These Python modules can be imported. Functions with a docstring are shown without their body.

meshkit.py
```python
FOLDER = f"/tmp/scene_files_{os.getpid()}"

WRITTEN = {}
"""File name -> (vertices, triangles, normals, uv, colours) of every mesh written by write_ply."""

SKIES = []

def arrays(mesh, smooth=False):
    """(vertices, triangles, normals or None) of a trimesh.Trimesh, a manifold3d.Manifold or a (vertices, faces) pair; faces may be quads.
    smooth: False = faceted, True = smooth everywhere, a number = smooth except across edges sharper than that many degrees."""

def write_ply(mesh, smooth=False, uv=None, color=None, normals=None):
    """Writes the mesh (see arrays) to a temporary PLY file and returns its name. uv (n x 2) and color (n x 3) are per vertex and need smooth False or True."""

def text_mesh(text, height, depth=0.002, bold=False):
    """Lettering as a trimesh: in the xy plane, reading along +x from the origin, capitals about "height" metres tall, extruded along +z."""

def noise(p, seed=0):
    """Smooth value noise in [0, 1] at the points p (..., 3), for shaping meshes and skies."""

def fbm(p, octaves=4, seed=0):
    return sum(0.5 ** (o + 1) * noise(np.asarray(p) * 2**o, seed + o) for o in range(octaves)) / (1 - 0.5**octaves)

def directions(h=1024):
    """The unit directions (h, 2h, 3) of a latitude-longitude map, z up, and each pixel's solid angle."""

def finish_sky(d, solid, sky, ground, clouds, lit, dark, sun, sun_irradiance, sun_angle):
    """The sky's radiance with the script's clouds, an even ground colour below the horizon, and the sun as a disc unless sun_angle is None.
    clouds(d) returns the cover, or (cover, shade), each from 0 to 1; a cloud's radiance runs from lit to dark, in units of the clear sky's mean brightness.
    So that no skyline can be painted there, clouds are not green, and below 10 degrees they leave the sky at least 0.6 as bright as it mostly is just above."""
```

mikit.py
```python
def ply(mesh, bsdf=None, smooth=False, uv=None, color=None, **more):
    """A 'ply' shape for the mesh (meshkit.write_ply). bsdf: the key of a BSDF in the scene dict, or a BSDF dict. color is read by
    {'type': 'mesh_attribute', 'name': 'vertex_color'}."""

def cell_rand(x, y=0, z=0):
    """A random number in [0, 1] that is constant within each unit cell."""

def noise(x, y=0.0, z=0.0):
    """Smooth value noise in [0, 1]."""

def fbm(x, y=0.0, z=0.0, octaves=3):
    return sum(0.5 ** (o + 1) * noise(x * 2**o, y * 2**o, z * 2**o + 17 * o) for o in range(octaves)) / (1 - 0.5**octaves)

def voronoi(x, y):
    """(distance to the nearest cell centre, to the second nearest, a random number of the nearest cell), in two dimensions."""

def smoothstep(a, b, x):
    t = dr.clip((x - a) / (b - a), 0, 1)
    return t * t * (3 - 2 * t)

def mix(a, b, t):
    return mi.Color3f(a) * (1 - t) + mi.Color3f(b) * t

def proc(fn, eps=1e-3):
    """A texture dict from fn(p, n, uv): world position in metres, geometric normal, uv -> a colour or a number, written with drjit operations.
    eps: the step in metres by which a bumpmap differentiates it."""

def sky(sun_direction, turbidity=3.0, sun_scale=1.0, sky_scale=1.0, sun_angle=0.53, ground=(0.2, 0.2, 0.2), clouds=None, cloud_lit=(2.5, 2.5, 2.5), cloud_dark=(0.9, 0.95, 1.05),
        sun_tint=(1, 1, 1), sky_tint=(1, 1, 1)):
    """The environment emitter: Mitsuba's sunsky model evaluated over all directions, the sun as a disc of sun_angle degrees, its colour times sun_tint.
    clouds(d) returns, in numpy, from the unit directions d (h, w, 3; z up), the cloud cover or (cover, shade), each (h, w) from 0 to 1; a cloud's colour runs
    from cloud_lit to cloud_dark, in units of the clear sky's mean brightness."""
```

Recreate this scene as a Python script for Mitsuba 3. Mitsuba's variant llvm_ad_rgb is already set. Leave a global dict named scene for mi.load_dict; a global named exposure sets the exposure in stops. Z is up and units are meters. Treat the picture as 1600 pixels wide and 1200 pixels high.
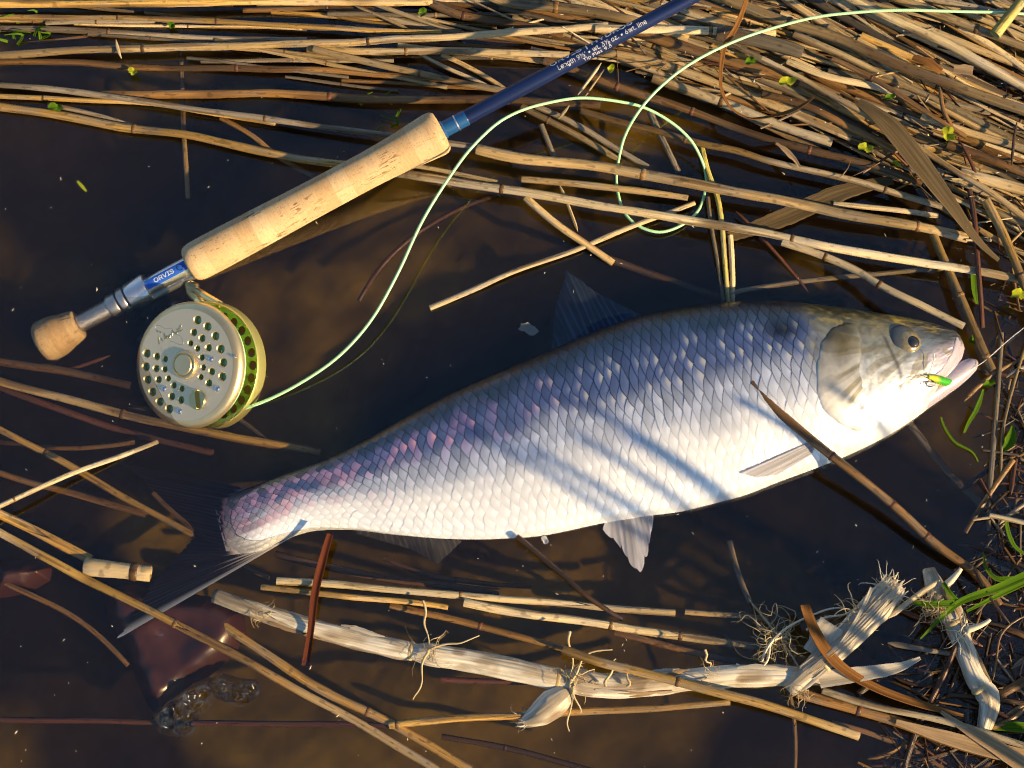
import math, random
import numpy as np, trimesh, manifold3d as m3, drjit as dr
import mitsuba as mi, mikit, meshkit
from scipy.interpolate import PchipInterpolator
from scipy.spatial import Delaunay
from mikit import proc, noise, fbm, voronoi, cell_rand, smoothstep, mix

# ---------------------------------------------------------------- camera, sky, exposure
CAM, LOOK, FOV = np.array([0.0, -0.30, 1.08]), np.array([0.0, 0.0, 0.0]), 34.2
exposure = 2.65
SUN = (0.76, -0.46, 0.46)
T = mi.ScalarTransform4f
scene, labels = {}, {}
scene['camera'] = {'type': 'perspective', 'fov': FOV, 'fov_axis': 'x', 'near_clip': 0.01, 'far_clip': 200.0,
                   'to_world': T().look_at(origin=CAM.tolist(), target=LOOK.tolist(), up=[0, 1, 0])}
scene['sky_light'] = mikit.sky(SUN, turbidity=3, sky_scale=.72, sun_angle=1.2, sun_tint=(1.0, 0.925, 0.755))

# ---------------------------------------------------------------- helpers
MM = 0.001
_f = (LOOK - CAM) / np.linalg.norm(LOOK - CAM)
_r = np.cross(_f, [0, 1, 0]); _r /= np.linalg.norm(_r)
_u = np.cross(_r, _f)
_t = math.tan(math.radians(FOV / 2))
PX = np.linalg.norm(CAM) * _t / 800.0            # metres per photograph pixel on the water


def P(x, y, z=0.0):
    """The place, z millimetres above the water, that the photograph shows at pixel x, y."""
    x, y, z = np.broadcast_arrays(np.asarray(x, float), np.asarray(y, float), np.asarray(z, float) * MM)
    d = _f + ((x - 800) / 800 * _t)[..., None] * _r + ((600 - y) / 800 * _t)[..., None] * _u
    return CAM + d * ((z - CAM[2]) / d[..., 2])[..., None]


def number(name):
    if name not in USED:
        USED[name] = 0
        return name
    USED[name] += 1
    return f'{name}_{USED[name]:03d}'


USED = {}


def obj(name, mesh, bsdf, parent=None, smooth=35, uv=None):
    key = number((parent + '__' if parent else '') + name)
    scene[key] = mikit.ply(mesh, bsdf, smooth=True if uv is not None else smooth, uv=uv)
    return key


def tag(key, label, cat=None, group=None, kind=None):
    labels[key] = {k: v for k, v in (('label', label), ('category', cat), ('group', group), ('kind', kind)) if v}
    return key


def thing(name, label, cat, group=None):
    return tag(number(name), label, cat, group)


def unit(v):
    v = np.asarray(v, float)
    return v / np.maximum(np.linalg.norm(v, axis=-1, keepdims=True), 1e-12)


def curve(pts, step=0.004):
    """A smooth path of about one point per step metres through the points."""
    pts = np.asarray(pts, float)
    s = np.r_[0, np.cumsum(np.linalg.norm(np.diff(pts, axis=0), axis=1))]
    q = np.linspace(0, s[-1], max(4, int(s[-1] / step) + 1))
    return PchipInterpolator(s, pts)(q), q


def path(px, step=0.004):
    px = np.asarray(px, float)
    return curve(P(px[:, 0], px[:, 1], px[:, 2]), step)


def frames(p):
    t = unit(np.gradient(p, axis=0))
    n = np.array([0, 0, 1.0])
    N = []
    for k in t:
        n = unit(n - k * (n @ k))
        N.append(n)
    N = np.array(N)
    return t, N, np.cross(t, N)


def tube(p, r, sides=10, flat=1.0, hollow=True, code=0.0, v0=0.0, lump=0.0, seed=0):
    """A closed tube along p: (vertices, faces, uv); uv = (code + round the girth, metres along)."""
    p = np.asarray(p, float)
    r = np.broadcast_to(np.asarray(r, float), (len(p),)).copy()
    t, N, B = frames(p)
    L = np.r_[0, np.cumsum(np.linalg.norm(np.diff(p, axis=0), axis=1))] + v0
    rings = [(p[i], r[i], r[i], L[i], t[i], N[i], B[i]) for i in range(len(p))]
    if hollow:
        d = min(r[0] * 1.2, 0.004)
        rings = [(p[0] + t[0] * d, r[0] * .1, 0, L[0], t[0], N[0], B[0]), (p[0] + t[0] * d, r[0] * .62, 0, L[0], t[0], N[0], B[0]), (p[0], r[0] * .72, 0, L[0], t[0], N[0], B[0])] + rings
        rings += [(p[-1], r[-1] * .72, 0, L[-1], t[-1], N[-1], B[-1]), (p[-1] - t[-1] * d, r[-1] * .62, 0, L[-1], t[-1], N[-1], B[-1]), (p[-1] - t[-1] * d, r[-1] * .1, 0, L[-1], t[-1], N[-1], B[-1])]
    else:
        rings = [(p[0], r[0] * .02, 0, L[0], t[0], N[0], B[0])] + rings + [(p[-1], r[-1] * .02, 0, L[-1], t[-1], N[-1], B[-1])]
    a = np.linspace(0, 2 * np.pi, sides + 1)
    V, UV = [], []
    for q, rad, _, l, tt, n, b in rings:
        rr = rad * np.ones_like(a)
        if lump:
            an = a.copy(); an[-1] = 0
            rr = rr * (1 + lump * (meshkit.noise(np.stack([np.cos(an) * 1.3 + seed, np.sin(an) * 1.3, np.full_like(an, l * 70)], -1), seed) - .5))
        V.append(q + (-np.cos(a) * rr * flat)[:, None] * n + (np.sin(a) * rr)[:, None] * b)
        UV.append(np.stack([code + .01 + a / (2 * np.pi) * .98, np.full_like(a, l)], -1))
    m, k = len(rings), sides + 1
    i = np.arange(m - 1)[:, None] * k + np.arange(sides)[None]
    F = np.concatenate([np.stack([i, i + 1, i + k + 1], -1).reshape(-1, 3), np.stack([i, i + k + 1, i + k], -1).reshape(-1, 3)])
    return np.concatenate(V), F[:, ::-1], np.concatenate(UV)


def join(parts):
    """Several (vertices, faces, uv) as one."""
    V, F, U, n = [], [], [], 0
    for v, f, u in parts:
        V.append(v); F.append(np.asarray(f) + n); U.append(u); n += len(v)
    return np.concatenate(V), np.concatenate(F), np.concatenate(U)


def put(name, g, bsdf, parent=None):
    return obj(name, (g[0], g[1]), bsdf, parent, uv=g[2])


def ribbon(p, w, up=(0, 0, 1), bend=0.25, twist=0.0, thick=0.0004, code=0.0, ragged=0.0, seed=0, across=5):
    """A leaf blade along p, w metres wide, folded along its middle."""
    p = np.asarray(p, float)
    w = np.broadcast_to(np.asarray(w, float), (len(p),))
    t = unit(np.gradient(p, axis=0))
    side = unit(np.cross(t, np.asarray(up, float)))
    nor = np.cross(side, t)
    a = np.linspace(0, twist, len(p)) if np.isscalar(twist) else np.interp(np.linspace(0, 1, len(p)), np.linspace(0, 1, len(twist)), twist)
    s2 = side * np.cos(a)[:, None] + nor * np.sin(a)[:, None]
    n2 = nor * np.cos(a)[:, None] - side * np.sin(a)[:, None]
    x = np.linspace(-.5, .5, across)
    L = np.r_[0, np.cumsum(np.linalg.norm(np.diff(p, axis=0), axis=1))]
    rg = np.random.default_rng(seed)
    ww = w[:, None] * (1 + (rg.random((len(p), 2)) - .5) * ragged) if ragged else np.repeat(w[:, None], 2, 1)
    X = np.where(x < 0, ww[:, :1], ww[:, 1:]) * x
    base = p[:, None] + s2[:, None] * X[..., None] + n2[:, None] * (bend * np.abs(x) * w[:, None])[..., None]
    top, bot = base + n2[:, None] * thick / 2, base - n2[:, None] * thick / 2
    uv = np.stack([np.broadcast_to(code + .02 + (x + .5) * .96, X.shape), np.broadcast_to(L[:, None], X.shape)], -1).reshape(-1, 2)
    m, k = len(p), across
    i = np.arange(m - 1)[:, None] * k + np.arange(k - 1)[None]
    q = np.concatenate([np.stack([i, i + 1, i + k + 1], -1).reshape(-1, 3), np.stack([i, i + k + 1, i + k], -1).reshape(-1, 3)])
    o = m * k
    F = [q[:, ::-1], q + o]
    for e in (0, k - 1):
        j = np.arange(m - 1) * k + e
        s = np.concatenate([np.stack([j, j + k, j + k + o], -1), np.stack([j, j + k + o, j + o], -1)])
        F.append(s if e else s[:, ::-1])
    return np.concatenate([top.reshape(-1, 3), bot.reshape(-1, 3)])[:], np.concatenate(F)[:, ::-1], np.concatenate([uv, uv])


def lathe(prof, A, d, sides=48):
    """A turned solid: prof = (along, radius) pairs in metres from A along d. Vertices, faces, uv (girth, along)."""
    d = unit(d)
    n = unit(np.cross(d, [0, 0, 1.0])); b = np.cross(d, n)
    a = np.linspace(0, 2 * np.pi, sides + 1)
    prof = [(prof[0][0], 1e-6)] + list(prof) + [(prof[-1][0], 1e-6)]
    V = np.concatenate([A + d * s + r * (np.cos(a)[:, None] * n + np.sin(a)[:, None] * b) for s, r in prof])
    UV = np.concatenate([np.stack([a / (2 * np.pi), np.full_like(a, s)], -1) for s, _ in prof])
    k = sides + 1
    i = np.arange(len(prof) - 1)[:, None] * k + np.arange(sides)[None]
    F = np.concatenate([np.stack([i, i + k + 1, i + 1], -1).reshape(-1, 3), np.stack([i, i + k, i + k + 1], -1).reshape(-1, 3)])
    m = trimesh.Trimesh(V, F, process=False)
    if m.volume < 0:
        F = F[:, ::-1]
    return V, F, UV


def shaded(g, angle=35):
    """Vertices split at sharp edges, so that uv survives."""
    m = trimesh.Trimesh(g[0], g[1], process=True, merge_tex=True, merge_norm=True)
    return m


# ---------------------------------------------------------------- materials
def principled(color, rough=.5, metal=0.0, spec=.5, coat=0.0, **k):
    c = {'type': 'rgb', 'value': list(color)} if not isinstance(color, dict) else color
    return {'type': 'twosided', 'bsdf': {'type': 'principled', 'base_color': c, 'roughness': rough, 'metallic': metal, 'specular': spec, 'clearcoat': coat, **k}}


TONES = [(.47, .285, .075), (.43, .30, .135), (.60, .47, .26), (.20, .105, .032), (.125, .042, .018), (.24, .195, .135), (.045, .024, .014), (.38, .32, .08)]


def reed_color(p, n, uv):
    code = dr.floor(uv.x)
    tone = dr.floor(code / 16)
    seed = code - tone * 16
    g = uv.x - code
    c = mi.Color3f(0.4, 0.3, 0.15)
    for i, t in enumerate(TONES):
        c = dr.select(dr.abs(tone - i) < .5, mi.Color3f(*t), c)
    streak = noise(g * 26 + seed * 9, uv.y * 22 + seed * 3.7, tone) * .6 + noise(g * 60 + seed, uv.y * 70, seed) * .4
    blot = fbm(g * 5 + seed * 5, uv.y * 45, seed + tone * 3)
    spots = smoothstep(.74, .88, noise(g * 12 + seed, uv.y * 230, 3.0))
    long = noise(uv.y * 9 + seed * 13, seed)
    c = c * (0.60 + .72 * streak) * (0.50 + .92 * long)
    wetness = smoothstep(.62, .74, noise(uv.y * 7 + seed * 5, seed + 2, tone))
    c = c * (1 - .55 * wetness)
    c = mix(c, mi.Color3f(.72, .62, .42), smoothstep(.68, .85, noise(uv.y * 6 + seed * 8, seed + 9, tone)) * .35 * (1 - smoothstep(2.2, 2.8, tone)))
    grey = dr.mean(c)
    c = mix(c, mi.Color3f(grey * 1.0, grey * .93, grey * .82), smoothstep(.45, .8, blot) * .55)
    c = mix(c, mi.Color3f(.07, .035, .012), smoothstep(.60, .86, noise(g * 6 + seed * 3, uv.y * 26, seed + 7)) * .65)
    return c * (1 - .4 * spots)


def reed_relief(p, n, uv):
    g = uv.x - dr.floor(uv.x)
    return noise(g * 34 + dr.floor(uv.x), uv.y * 90) * .6 + noise(g * 80, uv.y * 400) * .4


scene['reed_matte'] = {'type': 'twosided', 'bsdf': {'type': 'bumpmap', 'scale': .00035, 'arbitrary': proc(reed_relief, eps=1.5e-4),
                       'nested': {'type': 'principled', 'base_color': proc(reed_color), 'roughness': .42, 'specular': .45}}}


MUD_PATCHES = [(*P(640, 400)[:2].tolist(), .050, .9), (*P(500, 415)[:2].tolist(), .035, .7), (*P(760, 1180)[:2].tolist(), .060, .8), (*P(520, 1190)[:2].tolist(), .05, .7), (*P(830, 800)[:2].tolist(), .05, .5), (*P(1280, 400)[:2].tolist(), .03, .6), (*P(380, 115)[:2].tolist(), .04, .6)]


def mud_color(p, n, uv):
    a = fbm(p.x * 9, p.y * 9, 2.0, octaves=4)
    b = fbm(p.x * 45, p.y * 45, 5.0, octaves=3)
    c = mix(mi.Color3f(.009, .006, .003), mi.Color3f(.050, .029, .010), smoothstep(.35, .7, a))
    c = mix(c, mi.Color3f(.40, .25, .03), smoothstep(.50, .64, fbm(p.x * 6 + 7, p.y * 6, 9.0)) * .85)
    for (cx, cy, r, k) in MUD_PATCHES:
        e = dr.sqrt(dr.square(p.x - cx) + dr.square((p.y - cy) * 1.3)) / r + (fbm(p.x * 22, p.y * 22, 4.0) - .5) * 1.1
        c = mix(c, mi.Color3f(.46, .29, .04), (1 - smoothstep(.55, 1.0, e)) * k)
    return c * (.55 + .9 * b)


scene['mud'] = {'type': 'twosided', 'bsdf': {'type': 'principled', 'base_color': proc(mud_color), 'roughness': .9, 'specular': .2}}
scene['murk'] = {'type': 'homogeneous', 'albedo': {'type': 'rgb', 'value': [.055, .033, .012]}, 'sigma_t': 14.0}
scene['water_clear'] = {'type': 'thindielectric', 'int_ior': 1.46, 'specular_transmittance': {'type': 'rgb', 'value': [.96, .93, .86]}}

# fish: uv.x counts scale columns from the tail, uv.y scale rows from the back
COL_GILL, ROWS = 66.0, 16.0


def scales_dr(x, y):
    best, ident = mi.Float(9), mi.Float(0)
    for k in (0, 1):
        j = dr.floor(y) + k
        par = j - 2 * dr.floor(j / 2)
        dy = dr.abs(y - j)
        f = x - .5 * par - .5 * dr.power(dr.maximum(dy, 1e-4), 1.5)
        i = dr.floor(f)
        d = f - i
        ident = dr.select(d < best, cell_rand(i, j, 4.0), ident)
        best = dr.minimum(best, d)
    return best, ident


def fish_color(p, n, uv):
    x, y = uv.x, uv.y
    d, who = scales_dr(x, y)
    body = 1 - smoothstep(COL_GILL - 3, COL_GILL - 1, x + (fbm(x * .4, y * .5, 3.0) - .5) * 3)
    w = y + (fbm(x * .25, y * .6, 1.0) - .5) * 1.3
    back = mi.Color3f(.012, .014, .020)
    steel = mi.Color3f(.045, .075, .125)
    violet = mix(mi.Color3f(.11, .165, .36), mi.Color3f(.25, .20, .42), smoothstep(.4, .9, who) * (1 - smoothstep(26, 44, x)))
    silver = mi.Color3f(.53, .60, .76)
    belly = mi.Color3f(.88, .92, .98)
    c = mix(back, steel, smoothstep(.9, 2.6, w))
    c = mix(c, violet, smoothstep(2.6, 4.8, w))
    c = mix(c, silver, smoothstep(5.8, 8.6, w))
    c = mix(c, belly, smoothstep(8.6, 11.4, w))
    rose = (1 - smoothstep(6, 26, x)) * smoothstep(1.5, 3, w) * (1 - smoothstep(9, 13, w))
    c = mix(c, mi.Color3f(.62, .36, .46), rose * smoothstep(.25, .9, noise(x * .5, y * .6, 4.0) * .6 + who * .5) * .8)
    ember = smoothstep(.55, .95, who) * smoothstep(14, 22, x) * (1 - smoothstep(34, 42, x)) * smoothstep(3.6, 4.4, w) * (1 - smoothstep(5.4, 6.6, w))
    c = mix(c, mi.Color3f(.66, .34, .36), ember * smoothstep(.2, .8, d) * .8)
    gold = smoothstep(.35, .9, who) * smoothstep(32, 42, x) * smoothstep(3.2, 4.4, w) * (1 - smoothstep(6.2, 9, w))
    c = mix(c, mi.Color3f(.70, .66, .46), gold * smoothstep(.3, .75, d) * .5)
    pale = smoothstep(7.5, 11, w)
    c = c * mix(mi.Color3f(.72), mi.Color3f(.93), pale) + c * who * mix(mi.Color3f(.5), mi.Color3f(.1), pale)
    line = (1 - smoothstep(.03, .13, d)) * (1 - .80 * pale)  # dark scale edges: pigment, with the shadow of the step painted in
    off_edge = smoothstep(.25, .9, d)  # scales lighten away from their tail edge
    c = c * (1 - .75 * line) * (.84 + .24 * off_edge)
    # the head has no scales
    top = mix(mi.Color3f(.03, .028, .02), mi.Color3f(.20, .16, .055), fbm(x * .5, y * .8, 2.0))
    snout = mi.Color3f(.045, .06, .08)
    h = mix(top, mi.Color3f(.24, .25, .22), smoothstep(2.2, 5.5, w))
    h = mix(h, mi.Color3f(.58, .61, .63), smoothstep(6.6, 9.6, w))
    h = mix(h, mi.Color3f(.84, .86, .90), smoothstep(9.5, 12.5, w))
    h = mix(h, mix(snout, mi.Color3f(.50, .42, .50), smoothstep(5, 11, w)), smoothstep(71.5, 77, x) * .92)
    h = mix(h, mi.Color3f(.55, .40, .08), smoothstep(.45, .85, fbm(x * 1.1, y * 1.5, 6.0)) * smoothstep(1.0, 2.0, w) * (1 - smoothstep(3.0, 5, w)) * (1 - smoothstep(76, 79, x)))
    h = mix(h, mi.Color3f(.17, .23, .30), dr.exp(-dr.square((x - 74.2 + (w - 7) * .5) / 1.5) - dr.square((w - 7.2) / 1.6)) * .75)
    th = dr.atan2(y - 5.5, (75.5 - x) * .8)
    rad = dr.sqrt(dr.square(y - 5.5) + dr.square((75.5 - x) * .8))
    h = mix(h, mi.Color3f(.22, .19, .10), smoothstep(.50, .70, noise(th * 9 + 3, 2.0)) * smoothstep(1.8, 3.0, rad) * (1 - smoothstep(5.5, 7.5, rad)) * .6)
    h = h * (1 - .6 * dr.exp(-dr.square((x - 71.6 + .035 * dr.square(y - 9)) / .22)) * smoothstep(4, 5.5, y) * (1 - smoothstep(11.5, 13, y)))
    h = h * (.68 + .64 * fbm(x * 2, y * 2.6, 1.0))
    c = mix(h, c, body)
    c = mix(c, mi.Color3f(.09, .07, .10), .6 - .6 * smoothstep(1.6, 7.0, x + 4.6 * (noise(y * 2.8, x * .22, 3.0) - .5) + .30 * dr.maximum(y - 11.5, 0)))
    spot = dr.exp(-dr.square((x - 61.5) / 1.7) - dr.square((y - 4.2) / 1.1))
    return c * (1 - .9 * spot)


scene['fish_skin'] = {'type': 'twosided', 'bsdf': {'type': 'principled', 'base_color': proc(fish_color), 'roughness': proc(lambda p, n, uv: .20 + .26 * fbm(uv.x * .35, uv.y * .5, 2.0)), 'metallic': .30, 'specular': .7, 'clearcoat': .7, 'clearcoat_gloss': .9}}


def gill_color(p, n, uv):
    a = fbm(uv.x * 5, uv.y * 5, 2.0)
    th = dr.atan2(uv.y - .22, 1.15 - uv.x)
    ray = noise(th * 34 + a * 3, 1.0) * .35 + .65 * fbm(uv.x * 7, uv.y * 9, 6.0, octaves=4)
    c = mix(mi.Color3f(.12, .11, .075), mi.Color3f(.50, .50, .47), smoothstep(.08, .42, uv.y + (a - .5) * .3))
    c = mix(c, mi.Color3f(.80, .79, .74), smoothstep(.5, .8, uv.y))
    rad = dr.sqrt(dr.square(uv.y - .22) + dr.square(1.15 - uv.x))
    dark = smoothstep(.52, .72, noise(th * 15, 2.0)) * smoothstep(.35, .5, rad) * (1 - smoothstep(.75, .98, rad))
    c = mix(c, mi.Color3f(.20, .165, .075), dark * .65)
    front = smoothstep(.45, .95, uv.x) * (1 - smoothstep(.55, .8, uv.y))
    c = mix(c, mi.Color3f(.34, .35, .33), front * .8)
    return c * (.50 + .86 * ray) * mix(mi.Color3f(1, .98, .91), mi.Color3f(1, 1, 1.04), uv.y)


scene['gill_skin'] = {'type': 'twosided', 'bsdf': {'type': 'principled', 'base_color': proc(gill_color), 'roughness': .32, 'metallic': .4, 'specular': .6, 'clearcoat': .4}}
scene['jaw_skin'] = principled((.40, .36, .44), .35, .15, .6, .4)
scene['jaw_pale'] = principled((.42, .47, .56), .3, .3, .6, .4)
scene['iris'] = principled(proc(lambda p, n, uv: mix(mi.Color3f(.50, .40, .20), mi.Color3f(.30, .24, .17), noise(p.x * 700, p.y * 700))), .24, .6)
scene['pupil'] = principled((.012, .012, .018), .06, 0, .8, 1.0)
scene['eyelid'] = principled((.06, .07, .08), .25, 0, .6, .6)


def fin_color(c0, c1):
    def f(p, n, uv):
        ray = .5 + .5 * dr.cos((uv.x + .45 * noise(uv.x * .9, uv.y * 30)) * 6.2832)
        ray = ray * (.45 + .55 * noise(uv.x * .7 + 5, uv.y * 12))
        return mix(mi.Color3f(*c0), mi.Color3f(*c1), smoothstep(.3, .9, ray)) * (.7 + .5 * noise(uv.x * 2, uv.y * 40))
    return f


def thin(c, trans=.9, rough=.35, st=0.0):
    return {'type': 'principledthin', 'base_color': c if isinstance(c, dict) else {'type': 'rgb', 'value': list(c)}, 'roughness': rough, 'diff_trans': trans, 'spec_trans': st, 'eta': 1.4}


scene['fin_dark'] = thin(proc(fin_color((.035, .055, .10), (.07, .12, .24))), .4)
scene['fin_pale'] = thin(proc(fin_color((.52, .52, .58), (.74, .74, .78))), .7, st=.15)
scene['fin_faint'] = thin(proc(fin_color((.13, .13, .15), (.24, .24, .26))), .6, st=.4)
def tail_color(p, n, uv):
    c = mix(fin_color((.012, .011, .018), (.028, .026, .042))(p, n, uv), mi.Color3f(.30, .34, .42), smoothstep(37.0, 40.0, uv.x))
    v = uv.y / .05
    low = smoothstep(16.0, 36.0, uv.x)
    flesh = mix(mi.Color3f(.26, .17, .25), mi.Color3f(.66, .63, .66), smoothstep(14.0, 28.0, uv.x))
    reach = (.07 + .40 * low) * (.45 + 1.1 * noise(uv.x * 1.3, 3.0))
    return mix(c, flesh * (.75 + .5 * noise(uv.x * 2.4, v * 5)), (1 - smoothstep(0.0, reach, v)) * .95)


scene['fin_tail'] = thin(proc(tail_color), .25)


# tackle
def cork_color(p, n, uv):
    ring = dr.floor(uv.y * 82)
    tone = cell_rand(ring, 3)
    fine = noise(uv.x * 40, uv.y * 2400, 1.0)
    c = mix(mi.Color3f(.52, .345, .175), mi.Color3f(.64, .465, .265), tone)
    c = c * (.86 + .22 * fine)
    seam = 1 - smoothstep(.0, .05, dr.abs(uv.y * 82 - ring - .5) * 2 - .0)
    pit = smoothstep(.68, .80, noise(uv.x * 110, uv.y * 240, 5.0)) * smoothstep(.55, .72, noise(uv.x * 9, uv.y * 40, 8.0))
    pit = dr.maximum(pit, smoothstep(.86, .93, noise(uv.x * 150, uv.y * 520, 2.0)) * .8)
    return mix(c, mi.Color3f(.16, .075, .03), pit * .75)


scene['cork'] = {'type': 'twosided', 'bsdf': {'type': 'principled', 'base_color': proc(cork_color), 'roughness': .62, 'specular': .3}}
scene['nickel'] = {'type': 'principled', 'base_color': {'type': 'rgb', 'value': [.88, .88, .90]}, 'roughness': .38, 'metallic': 1.0}
scene['blue_insert'] = principled((.02, .11, .55), .25, .1, .5, .6)
scene['blue_blank'] = principled(proc(lambda p, n, uv: mix(mi.Color3f(.005, .012, .055), mi.Color3f(.008, .02, .09), noise(uv.x * 8, uv.y * 30))), .22, 0, .4, .25)
scene['blue_wrap'] = principled((.006, .07, .22), .12, 0, .6, 1.0)
scene['silver_print'] = principled((.72, .73, .76), .35, .3)
scene['dark_print'] = principled((.008, .012, .06), .3)


def gold_color(p, n, uv):
    return mix(mi.Color3f(.82, .64, .34), mi.Color3f(.88, .72, .42), fbm(p.x * 300, p.y * 300, p.z * 300))


scene['champagne'] = {'type': 'principled', 'base_color': proc(gold_color), 'roughness': .36, 'metallic': .9}
scene['champagne_face'] = {'type': 'principled', 'base_color': {'type': 'rgb', 'value': [.96, .80, .53]}, 'roughness': .46, 'metallic': .8}
scene['ring_gold'] = principled((.66, .62, .22), .35, .7)
scene['gold_bright'] = {'type': 'principled', 'base_color': {'type': 'rgb', 'value': [.84, .66, .30]}, 'roughness': .2, 'metallic': 1.0}
scene['lime_plate'] = principled((.58, .85, .07), .35, .1, .5, .3)  # brightened lime, carrying the green bounce of the wound line
scene['screw_steel'] = {'type': 'principled', 'base_color': {'type': 'rgb', 'value': [.7, .68, .74]}, 'roughness': .15, 'metallic': 1.0}
scene['foot_grey'] = {'type': 'principled', 'base_color': {'type': 'rgb', 'value': [.55, .58, .58]}, 'roughness': .35, 'metallic': .9}
scene['line_mint'] = principled((.42, .78, .42), .35, 0, .5, .2)
scene['nylon'] = principled((.75, .76, .72), .2)

# plants
def blade_color(p, n, uv):
    g = uv.x - dr.floor(uv.x)
    c = mix(mi.Color3f(.07, .18, .012), mi.Color3f(.19, .33, .03), noise(g * 9, uv.y * 60))
    return c * (.75 + .4 * noise(g * 40, uv.y * 20))


scene['green_blade'] = thin(proc(blade_color), .8, .4)
scene['lime_leaf'] = thin((.46, .50, .04), .8, .4)


def white_color(p, n, uv):
    g = uv.x - dr.floor(uv.x)
    c = mix(mi.Color3f(.66, .61, .50), mi.Color3f(.42, .35, .25), smoothstep(.35, .75, fbm(g * 6, uv.y * 70, 2.0)))
    c = c * (.58 + .34 * noise(g * 40, uv.y * 22) + .34 * noise(g * 90, uv.y * 60))
    return mix(c, mi.Color3f(.16, .09, .035), smoothstep(.72, .9, noise(g * 9, uv.y * 60, 4.0)) * .6)


scene['rhizome_white'] = {'type': 'twosided', 'bsdf': {'type': 'bumpmap', 'scale': .0006, 'arbitrary': proc(lambda p, n, uv: noise((uv.x - dr.floor(uv.x)) * 40, uv.y * 40), eps=2e-4),
                          'nested': {'type': 'principled', 'base_color': proc(white_color), 'roughness': .4, 'specular': .5}}}
scene['root_tan'] = principled(proc(lambda p, n, uv: mix(mi.Color3f(.34, .24, .11), mi.Color3f(.58, .46, .26), noise(p.x * 260, p.y * 260, p.z * 260))), .55)
scene['root_pale'] = principled((.66, .58, .42), .5)


def dead_color(c0, c1):
    def f(p, n, uv):
        g = uv.x - dr.floor(uv.x)
        a = noise(g * 30, uv.y * 14) * .6 + noise(g * 70, uv.y * 40) * .4
        c = mix(mi.Color3f(*c0), mi.Color3f(*c1), a)
        return c * (.7 + .5 * fbm(g * 4, uv.y * 50, 3.0))
    return f


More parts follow.
